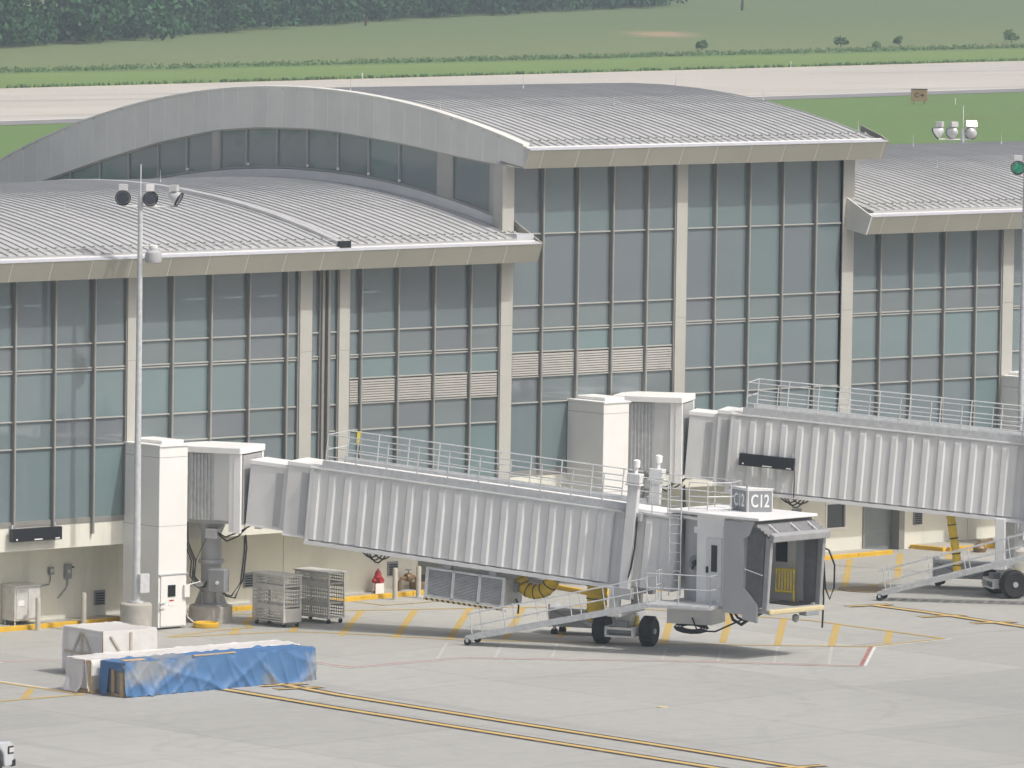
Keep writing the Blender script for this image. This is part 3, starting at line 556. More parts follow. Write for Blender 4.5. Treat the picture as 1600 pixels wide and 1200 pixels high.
# ------------------------------------------------------------------ bridge shafts at the facade
def shaft(x, z1, lab, grp='white service shafts of the bridges'):
    b = gz(x); t = thing('service_shaft', lab, 'service shaft', (x, 0, b), 0, grp); h = z1-b
    MB().box(0, 1.16, -1.82, -.02, .06, h).build('shaft_body', MAT['box'], t, bevel=.015); MB().box(-.03, 1.22, -1.86, .0, h+.001, h+.05).build('cap', MAT['bridge_w'], t)
    MB().box(.35, 1.25, -1.5, .0, h+.051, h+.16).build('roof_flashing', MAT['bridge_w'], t, bevel=.02)
    d = MB().box(.08, 1.10, -1.86, -1.821, .1, 1.72).build('door', MAT['box'], t, bevel=.01)
    MB().box(.36, .66, -1.885, -1.861, 1.05, 1.42).build('window', MAT['black'], d); MB().box(.40, .62, -1.872, -1.861, .76, .97).build('notice', MAT['white'], d)
    MB().box(.42, .60, -1.876, -1.8725, .90, .95).build('notice_heading', MAT['red'], d); mb = MB(); mb.box(.0, .22, -1.91, -1.861, .84, .88); mb.box(.0, .22, -1.91, -1.861, .68, .72); mb.build('latch', MAT['galv'], d)
    for zz in (3.3, h-.35): MB().box(-.004, 1.164, -1.824, -.03, zz, zz+.012).build('panel_seam', MAT['sign'], t)
    MB().box(.0, 1.18, -1.88, -1.83, 1.74, 1.78).build('drip_edge', MAT['galv'], t); mb = MB(); mb.box(.98, 1.2, -1.95, -1.87, 1.0, 1.4); mb.build('meter_box', MAT['box'], t, bevel=.01); return t
shaft(-16.28, 5.86, 'white service shaft with a small door, left of the nearer boarding bridge'); shaft(2.92, 6.44, 'white service shaft behind the nearer bridge, at the start of the farther bridge'); shaft(23.82, 6.42, 'shaded service shaft cut by the right edge of the photo')

# ------------------------------------------------------------------ boarding bridges
def bridge(name, lab, base, ang, p):
    bz = base[2]; B = thing(name, lab, 'boarding bridge', base, rad(ang), 'passenger boarding bridges')
    sA, sB, s0, ztop, slope, L, H, Wd = p['sA'], p['sB'], p['s0'], p['zt']-bz, p['slope'], p['L'], p['H'], p['W']
    hw = Wd/2; th = math.atan(slope); zb = ztop-H*math.cos(th)
    TM = Matrix.Translation((s0, 0, zb)) @ Matrix.Rotation(th, 4, 'Y')
    def TP(a, t, h): return TM @ Vector((a, t, h))
    # rotunda
    zr = ztop+.32; zl = zb+.50
    MB().box(-1.0, 1.42, -1.0, 1.0, zr-.16, zr+.06).build('rotunda_roof', MAT['bridge_w'], B, bevel=.03)
    mb = MB(); r0 = [(-.42, -.74), (.42, -.74)]
    nsl = 13
    for k in range(nsl):
        a = -.40+.80*k/nsl; mb.box(a+.004, a+.8/nsl-.004, -.77+.03*(k % 2), -.70, zl-.02, zr-.2)
    mb.build('rolling_curtain', MAT['galv'], B)
    mb = MB(); mb.prism([(-.40, -.76), (-.40, -.70), (-1.05, -.2), (-1.05, -.26)], zl, zr-.17); mb.prism([(.40, -.70), (.40, -.76), (.98, -.86), (.98, -.80)], zl, zr-.17); mb.build('rotunda_panel', MAT['bridge'], B)
    mb = MB(); mb.box(.98, 1.16, -.90, -.78, zl-.35, zr-.17); mb.box(1.16, 1.40, -.93, -.80, zl-.38, zr-.17); mb.box(1.16, 1.40, .78, .93, zl-.38, zr-.17); mb.build('portal_frame', MAT['bridge_w'], B, bevel=.01)
    MB().box(-.95, 1.38, -.66, .75, zl-.12, zr-.2).build('rotunda_core', MAT['cab'], B)
    mb = MB(); mb.lathe([(.66, zl-.14), (.66, zl-.02)], n=24); mb.lathe([(.33, .55), (.33, zl-.5), (.48, zl-.14)], n=24); mb.lathe([(.42, 1.9), (.42, 2.02)], n=24); mb.lathe([(.55, .5), (.55, .58), (.34, .62)], n=24); mb.build('support_column', MAT['cab'], B, smooth=True)
    mb = MB()
    for k in range(6):
        c, s_ = math.cos(k*1.047+.3), math.sin(k*1.047+.3); mb.add([(c*.33, s_*.33, .55), (c*.54, s_*.54, .55), (c*.33, s_*.33, 1.1)], [(0, 1, 2), (2, 1, 0)])
    mb.build('gusset', MAT['cab'], B)
    MB().lathe([(.70, -.1), (.70, .50), (.66, .54)], n=32).build('pedestal', MAT['concrete'], B, smooth=True)
    j = MB().box(.28, .84, -.86, -.45, 1.05, 1.78).build('junction_box', MAT['sign'], B, bevel=.02); MB().lathe([(.06, 0), (.06, .03)], (.60, -.885, 1.36), 10, 'y').build('dial', MAT['white'], j)
    mb = MB(); mb.box(-.5, .0, -.62, -.40, 1.15, 1.3); mb.box(.05, .45, -.6, -.3, zl-.62, zl-.3); mb.build('conduit_bracket', MAT['galv'], B)
    def cab_(pts, r=.028): return MB().tube(pts, r, 6).build('cable', MAT['cable'], B, smooth=True)
    cab_([(.55,-.55,1.35),(.75,-.7,1.0),(1.05,-.75,.95),(1.35,-.7,1.4),(1.42,-.6,2.4),(1.38,-.5,zl-.5)]); cab_([(.58,-.5,1.3),(.8,-.62,.92),(1.15,-.7,.88),(1.42,-.66,1.5),(1.48,-.56,2.5),(1.42,-.5,zl-.45)])
    cab_([(.35,-.4,zl-.45),(.8,-.6,zl-.68),(1.2,-.6,zl-.5),(1.5,-.6,zl-.2)]); cab_([(.35,-.45,zl-.4),(.75,-.6,zl-.55),(1.25,-.62,zl-.35),(1.6,-.55,zl-.15)])
    for q in (0, .08, .15): cab_([(-.62+q*.3,-.6,zl-.1),(-.7+q,-.62,2.6),(-.42+q,-.62,2.0),(-.48+q,-.58,1.5),(-.15+q,-.6,1.15),(.12,-.62,1.2+q)], .024)
    cab_([(.0,-.55,1.0),(-.35,-.75,1.3),(-.2,-.7,2.1),(.1,-.5,zl-.5)], .014)
    # small telescoping sections next to the rotunda
    def section(nm, a0, a1, hh, w_, hb, rec):
        mb = MB(TM); mb.box(a0, a1, -w_, w_, hb, hb+hh-.12); o = mb.build(nm, MAT['bridge'], B, bevel=.012)
        m2 = MB(TM); m2.box(a0-.02, a1+.02, -w_-.03, w_+.03, hb+hh-.119, hb+hh); m2.box(a0-.01, a1+.01, -w_-.02, w_+.02, hb-.05, hb-.001); m2.build('trim', MAT['bridge_w'], o)
        m3 = MB(TM)
        for q in rec: m3.box(q, q+.24, -w_-.012, -w_-.001, hb+.05, hb+hh-.3)
        m3.build('recessed_panel', MAT['cab'], o)
    section('telescoping_section', sA-s0, sB-s0, H*.83, hw-.24, H*.09, [sB-s0-.42]); section('telescoping_section', sB-s0+.01, -.02, H*.935, hw-.10, H*.045, [-.36])
    # main tunnel with corrugated wall panels
    MB(TM).box(-.02, L, -hw+.08, hw-.08, .02, H-.14).build('tunnel_core', MAT['bridge'], B)
    pt = .54; wp = MB(); prof = [(0, -.055), (.17, -.055), (.225, 0), (.485, 0), (.54, -.055)]; zz = [.07, H-.30, H-.17]
    vs = []
    for h, kf in ((.07, 1), (H-.36, 1), (H-.18, 0)):
        for x, y in prof: vs.append((x, (y*kf), h))
    n = len(prof); fs = [(i*n+k, i*n+k+1, (i+1)*n+k+1, (i+1)*n+k) for i in range(2) for k in range(n-1)]
    wp.add(vs, fs); wme = wp.mesh('wall_panel', MAT['bridge'])
    e = TM.to_euler(); cnt = int(L/pt)
    for k in range(cnt):
        place('wall_panel', wme, B, TP(k*pt+.1, -hw+.02, 0), e); place('wall_panel', wme, B, TP(k*pt+.1+pt, hw-.02, 0), (TM @ Matrix.Rotation(math.pi, 4, 'Z')).to_euler())
    mb = MB(TM); mb.box(-.04, .10, -hw-.03, hw+.03, .0, H-.17); mb.box(L-.12, L+.02, -hw-.03, hw+.03, 0, H-.17); mb.box(-.04, L+.02, -hw-.06, hw+.06, H-.169, H-.11); mb.build('end_frame', MAT['bridge'], B, bevel=.01)
    MB(TM).box(-.03, L+.01, -hw+.1, hw-.1, H-.109, H-.03).build('tunnel_roof', MAT['bridge_w'], B)
    mb = MB(TM); mb.box(-.04, L+.02, -hw-.06, -hw+.06, -.10, .02); mb.box(-.04, L+.02, hw-.06, hw+.06, -.10, .02); mb.box(0, L, -hw+.06, hw-.06, -.06, .015); mb.build('tunnel_floor_beam', MAT['bridge'], B)
    mb = MB(TM); mb.box(.35, L+.0, -hw-.03, -hw, H-.108, H+.14); mb.build('kick_plate', MAT['galv'], B); MB(TM).box(.35, L+.0, hw, hw+.03, H-.108, H+.14).build('kick_plate', MAT['galv'], B)
    post = MB().tube([(0, 0, -.12), (0, 0, .98)], .022, 6).mesh('rail_post', MAT['galv'])
    for sgn in (-1, 1):
        a = .45; k = 0
        while a < L-.1:
            place('rail_post', post, B, TP(a, sgn*(hw+.01), H-.0), e); a += 1.05
        for h in (.98, .58, .28): MB(TM).tube([(.45, sgn*(hw+.01), H+h), (L-.2, sgn*(hw+.01), H+h)], .02, 6).build('handrail', MAT['galv'], B, smooth=True)
    mb = MB(TM); [mb.tube([(.45, -hw, H+h), (.45, hw, H+h)], .02, 6) for h in (.98, .5)]; mb.build('handrail', MAT['galv'], B)
    if p.get('tagy'): MB(TM).box(.75, .85, hw-.06, hw-.04, H+.62, H+1.0).build('warning_tag', MAT['yellowb'], B)
    # lift columns
    ac = p['ac']
    for sgn in (-1, 1):
        y = sgn*(hw+.13); M2 = MB(TM); M2.box(ac-.17, ac+.17, y-.13, y+.13, -.35, H+.82); o = M2.build('lift_column', MAT['bridge'], B, bevel=.02)
        M3 = MB(TM); M3.box(ac-.22, ac+.22, y-.18, y+.18, H+.82, H+1.12); M3.box(ac-.25, ac+.25, y-.2, y+.2, H+.74, H+.80); M3.build('column_head', MAT['bridge'], o, bevel=.02)
        M4 = MB(TM); M4.lathe([(.07, H+1.12), (.07, H+1.3), (.12, H+1.32), (.12, H+1.52), (.05, H+1.56)], (ac, y, 0), 12); M4.build('lift_motor', MAT['bridge_w'], o, smooth=True)
        M5 = MB(TM); M5.box(ac-.30, ac+.34, y-.09, y+.09, H-.35, H-.1); M5.box(ac-.26, ac+.26, y-.16, y+.16, -.35, -.0); M5.build('column_bracket', MAT['cab'], o)
    mb = MB(TM); mb.tube([(ac+.22, -hw-.2, H-.2), (ac+.24, -hw-.24, 1.3), (ac+.2, -hw-.28, .7), (ac+.05, -hw-.2, .0), (ac+.3, -hw-.1, -.4)], .03, 6); mb.build('cable', MAT['cable'], B, smooth=True)
    # wheel bogie
    cx = p['sw']; A = rad(p['axle']); BM = Matrix.Translation((cx, 0, p['wz']-bz)) @ Matrix.Rotation(A, 4, 'Z')
    mb = MB(); mb.box(cx-.22, cx+.22, -hw-.25, hw+.25, 1.02, 1.24); mb.hexa([(cx-.2,-.2,.62),(cx+.2,-.2,.62),(cx+.2,.2,.62),(cx-.2,.2,.62),(cx-.28,-.32,1.02),(cx+.28,-.32,1.02),(cx+.28,.32,1.02),(cx-.28,.32,1.02)])
    mb.box(cx-.16, cx+.16, -hw-.24, -hw+.02, 1.2, zb-slope*(cx-s0)+.0); mb.box(cx-.16, cx+.16, hw-.02, hw+.24, 1.2, zb-slope*(cx-s0)+.0); mb.build('bogie_crosshead', MAT['bridge'], B, bevel=.02)
    mb = MB(BM); mb.box(-.55, .55, -.22, .22, .38, .56); mb.box(-.48, -.42, -.62, .3, .30, .62); mb.box(.42, .48, -.62, .3, .30, .62); mb.box(-.48, .48, -.62, -.56, .52, .60); mb.box(-.48, .48, -.62, -.56, .28, .34); mb.build('bogie_frame', MAT['bridge_w'], B, bevel=.01)
    mb = MB(BM); mb.lathe([(.14, -.4), (.14, .4)], (0, -.35, .45), 12, 'x'); mb.box(-.2, .2, -.5, -.25, .56, .78); mb.lathe([(.06, -.62), (.06, .62)], (0, 0, .47), 10, 'x'); mb.build('drive_motor', MAT['sign'], B, smooth=True)
    mb = MB(BM); mb.box(.25, .62, .1, .3, .6, .66); mb.box(.1, .3, .2, .4, .56, .9); mb.build('drive_guard', MAT['yellowb'], B)
    for sgn in (-1, 1):
        mb = MB(BM); x = sgn*.785; w2 = .21; mb.lathe([(.24, -w2+.03), (.40, -w2), (.455, -w2+.06), (.47, -.08), (.47, .08), (.455, w2-.06), (.40, w2), (.24, w2-.03)], (x, 0, .47), 28, 'x')
        for k in range(28):
            t = 2*math.pi*k/28; c, s_ = math.cos(t), math.sin(t); mb.tube([(x-.17, c*.47, .47+s_*.47), (x+.17, c*.47, .47+s_*.47)], .014, 4)
        ty = mb.build('tyre', MAT['rubber'], B, smooth=True)
        mb = MB(BM); mb.lathe([(.25, -.12), (.22, .0), (.22, w2-.06) , (.10, w2-.04), (.09, w2+.01)] if sgn > 0 else [(.09, -w2-.01), (.10, -w2+.04), (.22, -w2+.06), (.22, 0), (.25, .12)], (x, 0, .47), 20, 'x'); mb.build('rim', MAT['cab'], ty, smooth=True)
    # inner tunnel and cab drum
    a1 = L; a2 = L+1.75
    mb = MB(TM); mb.box(a1, a2, -hw+.12, hw-.12, .05, H-.16); mb.box(a1, a2+.1, -hw+.04, hw-.04, H-.159, H-.08); mb.build('inner_tunnel', MAT['bridge'], B, bevel=.01)
    for k in range(3): place('wall_panel', wme, B, TP(a1+.12+k*pt, -hw+.11, -.03), e)
    MB(TM).box(a1-.1, a2+1.6, -hw+.2, hw-.2, H-.079, H-.02).build('inner_roof', MAT['bridge_w'], B)
    zc = zb-slope*(17.45-s0)+.0; CM = Matrix.Translation((17.45, 0, zc)) @ Matrix.Rotation(rad(p['cabrot']), 4, 'Z')
    HC = 2.5
    mb = MB(CM); mb.lathe([(1.16, -.12), (1.16, HC)], n=40); mb.build('cab_drum', MAT['cab'], B, smooth=True)
    mb = MB(CM); mb.lathe([(1.28, HC+.001), (1.28, HC+.09), (1.0, HC+.16)], n=12); mb.build('drum_roof', MAT['bridge_w'], B)
    mb = MB(CM); mb.prism([(-1.2,-1.25),(.9,-1.42),(2.75,-1.38),(2.75,1.38),(.9,1.42),(-1.2,1.25)], HC+.17, HC+.26); mb.build('cab_roof', MAT['bridge_w'], B, bevel=.02)
    mb = MB(CM); mb.box(1.30, 2.12, -1.36, -1.28, -.28, HC+.1); mb.hexa([(2.12,-1.37,-.42),(2.72,-1.37,-.50),(2.72,-1.30,-.50),(2.12,-1.30,-.42),(2.12,-1.37,.60),(2.72,-1.37,.05),(2.72,-1.30,.05),(2.12,-1.30,.60)]); mb.hexa([(2.12,-1.40,HC-.42),(2.36,-1.40,HC-.30),(2.36,-1.33,HC-.30),(2.12,-1.33,HC-.42),(2.12,-1.40,HC+.14),(2.58,-1.40,HC+.14),(2.58,-1.33,HC+.14),(2.12,-1.33,HC+.14)])
    mb.build('side_screen', MAT['cab'], B, bevel=.01); mb = MB(CM)
    for k in range(22): mb.box(1.25, 1.295, -1.35, -1.29, -.1+k*.115, -.02+k*.115)
    mb.build('screen_track', MAT['galv'], B)
    cabw = MB(CM); cabw.box(.1, 2.35, 1.28, 1.36, -.2, HC+.15); cabw.box(.5, .56, -1.2, 1.27, -.1, HC+.15); cabw.box(.1, 1.24, -1.27, -1.19, -.1, HC+.16); o = cabw.build('cab_wall', MAT['bridge_w'], B)
    MB(CM).box(1.15, 1.62, 1.24, 1.279, 1.15, 2.05).build('window', MAT['black'], o, bevel=.015); MB(CM).box(2.05, 2.35, 1.20, 1.275, .0, 1.9).build('dark_panel', MAT['cab'], o); MB(CM).box(.561, .58, .1, .8, 1.25, 2.1).build('window', MAT['black'], o)
    mb = MB(CM); mb.box(-.6, 3.08, -1.25, 1.25, -.2, -.05); fl = mb.build('cab_floor', MAT['cab'], B); MB(CM).box(1.6, 2.9, .2, 1.1, -.049, -.03).build('floor_mat', MAT['black'], fl)
    MB(CM).box(3.081, 3.20, -1.28, 1.28, -.22, -.06).build('bumper', MAT['cream'], B, bevel=.04)
    # bellows canopy: pleats on both sides and over the top
    for sgn in (-1, 1):
        mb = MB(CM); npl = 6; x0, x1 = 2.14, 2.88; pts = []
        for k in range(npl*2+1):
            x = x0+(x1-x0)*k/(npl*2); yy = sgn*(1.30-(.10 if k % 2 else 0)); pts.append((x, yy))
        mb.add([(x+.10*(h > 1), y, (-.15+.2*(x-2.1) if h == 0 else HC+.05-.3*(x-2.1))) for h in (0, 2) for x, y in pts], [(i, i+1, i+1+len(pts), i+len(pts)) for i in range(len(pts)-1)])
        cn = mb.build('canopy_bellows', MAT['canopy'], B)
        mb = MB(CM); mb.hexa([(2.85,sgn*1.30,-.12),(3.06,sgn*1.30,-.12),(3.06,sgn*1.18,-.12),(2.85,sgn*1.18,-.12),(2.98,sgn*1.30,HC-.3),(3.2,sgn*1.30,HC-.34),(3.2,sgn*1.16,HC-.34),(2.98,sgn*1.16,HC-.3)]); mb.build('canopy_lip', MAT['lip'], B, bevel=.03)
        mb = MB(CM); mb.tube([(2.15, sgn*1.33, 1.15), (2.5, sgn*1.325, 1.08), (2.9, sgn*1.32, 1.0)], .02, 5); mb.build('canopy_strap', MAT['white'], cn)
    mb = MB(CM); pts = []
    for k in range(11):
        x = 2.5+.72*k/10; pts.append((x, HC+.14-.55*(x-2.5)-(.07 if k % 2 else 0)))
    mb.add([(x, y, z) for y in (-1.36, 1.36) for x, z in pts], [(i, i+len(pts), i+len(pts)+1, i+1) for i in range(10)]); mb.build('canopy_hood', MAT['canopy'], B)
    mb = MB(CM); mb.hexa([(3.15,-1.34,HC-.38),(3.33,-1.34,HC-.46),(3.33,1.34,HC-.46),(3.15,1.34,HC-.38),(3.18,-1.34,HC-.16),(3.36,-1.34,HC-.24),(3.36,1.34,HC-.24),(3.18,1.34,HC-.16)]); mb.build('canopy_lip', MAT['lip'], B, bevel=.03)
    for y in (-.9, .1, .9): MB(CM).tube([(2.75, y, HC+.05), (3.05, y, HC-.13), (3.2, y, HC-.20)], .022, 5).build('canopy_strap', MAT['white'], B)
    # yellow gate, red strap, lamps and cable loops
    gm = MB(CM); fr = [(1.45, .95, .25), (1.45, .95, .95), (2.05, 1.1, .95), (2.05, 1.1, .25)]; gm.tube(fr, .05, 6, True)
    for k in range(5): x = 1.55+.10*k; gm.tube([(x, .97+.025*k, .27), (x, .97+.025*k, .93)], .03, 5)
    gm.tube([(2.05, 1.1, .25), (2.05, 1.1, -.05)], .035, 6); gm.build('safety_gate', MAT['yellowb'], B)
    MB(CM).tube([(.75, .6, 1.1), (.8, .7, .6), (.9, .75, .45), (1.0, .8, .7)], .02, 5).build('strap', MAT['red'], B)
    for pts, r in (([(2.9,1.34,1.75),(3.2,1.42,1.65),(3.42,1.45,1.2),(3.42,1.45,.5),(3.25,1.44,.12),(3.08,1.42,.45),(3.05,1.36,1.3)], .03), ([(3.0,1.38,.9),(3.02,1.42,.1),(3.0,1.4,-.8)], .03), ([(-.2,-1.1,-.6),(.2,-1.3,-.95),(1.0,-1.35,-.9),(1.8,-1.3,-.55),(2.6,-1.2,-.2)], .03),
                   ([(1.2,-1.0,-.1),(1.5,-1.1,-.5),(1.9,-1.15,-.62),(2.4,-1.1,-.3)], .05), ([(1.3,-1.0,-.1),(1.7,-1.1,-.42),(2.1,-1.15,-.5),(2.7,-1.1,-.2)], .04)): MB(CM).tube(pts, r, 6).build('cable', MAT['cable'], B, smooth=True)
    MB(CM).lathe([(.03, .0), (.10, .05), (.11, .2), (.03, .25)], (2.9, .25, -.55), 10).build('hanging_lamp', MAT['sign'], B, smooth=True); mb = MB(CM); mb.box(2.95, 3.25, .35, .95, -.34, -.2); mb.build('sensor_box', MAT['sign'], B, bevel=.02)
    # equipment box and coiled cable under the drum
    mb = MB(); mb.box(16.0, 17.5, -.95, .3, zc-.80, zc-.12); mb.build('equipment_box', MAT['bridge'], B, bevel=.02)
    for q in (0, .1, .2): MB().tube([(16.75+(.55-q)*math.cos(t*.524), -.75+.2*q, zc-.92+(.16-.3*q)*math.sin(t*.524)) for t in range(12)], .05, 6, True).build('cable', MAT['cable'], B, smooth=True)
    # service door, fan, lamp on the drum
    def onD(deg, r=1.165): return CM @ Matrix.Rotation(rad(deg), 4, 'Z') @ Matrix.Translation((r, 0, 0))
    d = MB(CM); d.box(.52, 1.16, -1.30, -1.271, .0, 2.0); d = d.build('service_door', MAT['bridge'], B, bevel=.01); w2 = MB(CM); w2.box(.74, .98, -1.315, -1.301, .95, 1.78); w2.build('window', MAT['black'], d); w2 = MB(CM); w2.box(.56, .62, -1.36, -1.301, .9, 1.1); w2.build('handle', MAT['black'], d)
    f = MB(onD(-92)); f.lathe([(.25, -.02), (.25, .05), (.20, .05), (.19, .02)], (0, 0, 1.15), 24, 'x'); f = f.build('fan_ring', MAT['sign'], B, smooth=True); q = MB(onD(-92)); q.lathe([(.10, .0), (.08, .07)], (0.02, 0, 1.15), 12, 'x'); q.tube([(.05, 0, 1.15), (.06, -.1, .95)], .03, 5); q.build('fan_hub', MAT['black'], f)
    q = MB(onD(-88)); q.box(0, .12, -.07, .07, 2.1, 2.3); q.build('drum_lamp', MAT['white'], B, bevel=.01)
    # platform and service stair on the near side
    tn = p['st_t']; zp = zc-.02; xs0, xs1 = p['st_s0'], 15.9
    mb = MB(); mb.box(15.85, 18.0, tn-.45, -1.05, zp-.14, zp-.04); mb.build('stair_platform', MAT['galv'], B, bevel=.01)
    for a, b in (((15.9, tn+.42), (15.9, -1.2)), ((15.9, tn-.42), (18.0, tn-.42)), ((18.0, tn-.42), (18.0, -1.2))):
        for h in (.92, .48): MB().tube([(a[0], a[1], zp+h), (b[0], b[1], zp+h)], .018, 6).build('platform_rail', MAT['galv'], B)
        for q in (0, .5, 1): x, y = a[0]+(b[0]-a[0])*q, a[1]+(b[1]-a[1])*q; MB().tube([(x, y, zp-.1), (x, y, zp+.92)], .02, 6).build('platform_post', MAT['galv'], B)
    z0 = .20+p['st_z']-bz; dz = zp-.1-z0; dx = xs1-xs0
    for sgn in (-1, 1):
        y = tn+sgn*.42; MB().hexa([(xs0,y-.03,z0-.08),(xs1,y-.03,z0+dz-.08),(xs1,y+.03,z0+dz-.08),(xs0,y+.03,z0-.08),(xs0,y-.03,z0+.10),(xs1,y-.03,z0+dz+.10),(xs1,y+.03,z0+dz+.10),(xs0,y+.03,z0+.10)]).build('stair_stringer', MAT['galv'], B)
        for h in (.86, .46): MB().tube([(xs0+.0, y, z0+h-.1), (xs1, y, z0+dz+h)], .018, 6).build('stair_rail', MAT['galv'], B)
        for k in range(6):
            q = .04+.92*k/5; MB().tube([(xs0+dx*q, y, z0+dz*q), (xs0+dx*q-.12, y, z0+dz*q+.82)], .018, 6).build('stair_post', MAT['galv'], B)
        MB().lathe([(.03, -.04), (.11, -.04), (.11, .04), (.03, .04)], (xs0+.08, y, .11+p['st_z']-bz), 16, 'y').build('caster', MAT['rubber'], B, smooth=True)
        MB().box(xs0+.04, xs0+.12, y-.07, y-.05, .1+p['st_z']-bz, z0).build('caster_fork', MAT['galv'], B)
    tr = MB().box(-.13, .13, -.39, .39, -.02, .02).mesh('stair_tread', MAT['galv'])
    for k in range(16): q = (k+.5)/16; place('stair_tread', tr, B, (xs0+dx*q, tn, z0+dz*q+.02))
    # ladder with hoop rail, roof rails
    mb = MB(); [mb.tube([(16.15+q, -1.22, zc+.1), (16.15+q, -1.22, zc+3.55)], .02, 6) for q in (0, .38)]; mb.build('ladder_rail', MAT['galv'], B); rg = MB().tube([(16.15, -1.22, 0), (16.53, -1.22, 0)], .014, 5).mesh('ladder_rung', MAT['galv'])
    for k in range(11): place('ladder_rung', rg, B, (0, 0, zc+.3+k*.29))
    for xx, yy in ((16.0,-1.0),(16.7,-1.0),(17.3,-.95),(17.9,-.5),(17.9,.4),(16.9,.8),(15.4,-.8),(15.4,.8)): MB().tube([(xx, yy, zc+HC+.1), (xx, yy, zc+HC+1.15)], .018, 6).build('roof_rail_post', MAT['galv'], B)
    for h in (1.15, .72, .35):
        MB().tube([(16.7,-1.0,zc+HC+h),(17.3,-.95,zc+HC+h),(17.9,-.5,zc+HC+h),(17.9,.4,zc+HC+h),(16.9,.8,zc+HC+h),(15.4,.8,zc+HC+h+.05),(14.6,.85,zc+HC+h+.1)], .018, 6).build('roof_rail', MAT['galv'], B)
        MB().tube([(16.0,-1.0,zc+HC+h),(15.4,-.85,zc+HC+h+.05),(14.7,-.9,zc+HC+h+.1)], .018, 6).build('roof_rail', MAT['galv'], B)
    # hanging cable coil under the tunnel
    for q in range(4): MB(TM).tube([(1.75+.13*q+.13*t+.05*math.sin(q*3), -.4, -.10-(.20+.07*(q % 3))*math.sin(t*.628)) for t in range(6)], .025, 5).build('cable', MAT['cable'], B)
    return B, TM, CM, zc
B1, TM1, CM1, ZC1 = bridge('boarding_bridge', 'nearer pale grey corrugated boarding bridge with gate C12 sign over its open cab', (-13.38, -.95, gz(-13.4)), -63.69,
    dict(sA=1.43, sB=2.78, s0=3.66, zt=5.39, slope=.084, L=10.75, H=2.50, W=1.72, ac=10.98, sw=14.28, wz=.075, axle=0, cabrot=-22, st_t=-2.07, st_s0=9.85, st_z=.06, tagy=True))
B2, TM2, CM2, ZC2 = bridge('boarding_bridge', 'farther pale grey corrugated boarding bridge running out of the right edge', (5.77, -.95, gz(5.8)), -56.19,
    dict(sA=1.42, sB=2.43, s0=2.95, zt=6.22, slope=.068, L=10.2, H=2.68, W=1.72, ac=10.42, sw=12.37, wz=.215, axle=-58, cabrot=-18, st_t=-2.48, st_s0=8.6, st_z=.19))

# gate sign on the cab roof
def W1(s, t, z): return B1.matrix_basis @ Vector((s, t, z))
pS = W1(18.45, -.5, 0); zS = 4.46
SG = thing('gate_sign', 'grey three-sided gate sign reading C12 on the near bridge cab', 'sign', (pS.x, pS.y, zS))
rgt = Vector((.7428, -.6694)); fwd = Vector((.6684, .74))
tri = [Vector((0, 0)), rgt*.80+fwd*.12, -rgt*.46+fwd*.95]
tri = [v for v in tri]; MB().prism([(v.x, v.y) for v in tri], 0, .74).build('sign_body', MAT['sign'], SG); MB().prism([(v.x*1.03, v.y*1.03) for v in tri], .741, .78).build('sign_cap', MAT['bridge_w'], SG)
MB().tube([(.35, .1, -.35), (.35, .1, 0)], .05, 8).build('sign_post', MAT['galv'], SG); MB().tube([(.0, .02, .78), (.0, .02, .9)], .03, 6).build('sign_lamp', MAT['sign'], SG)
def face(a, b):
    d = (b-a).normalized(); n = Vector((d.y, -d.x)); L = (b-a).length
    Mx = Matrix(((d.x, 0, n.x, (a.x+b.x)/2+n.x*.012), (d.y, 0, n.y, (a.y+b.y)/2+n.y*.012), (0, 1, 0, .37), (0, 0, 0, 1)))
    me = text_mesh('C12', .56, MAT['white'], .004, .010); o = place('lettering', me, SG); o.matrix_local = Mx @ Matrix.Diagonal((.62 if L < .9 else .72, 1, 1, 1))
    bm = MB(Mx)
    for x0, x1, y0, y1 in ((-L/2+.01, L/2-.01, .33, .36), (-L/2+.01, L/2-.01, -.36, -.33), (-L/2+.01, -L/2+.035, -.33, .33), (L/2-.035, L/2-.01, -.33, .33)): bm.box(x0, x1, y0, y1, -.010, -.002)
    bm.build('sign_border', MAT['white'], SG)
face(tri[0], tri[1]); face(tri[2], tri[0])

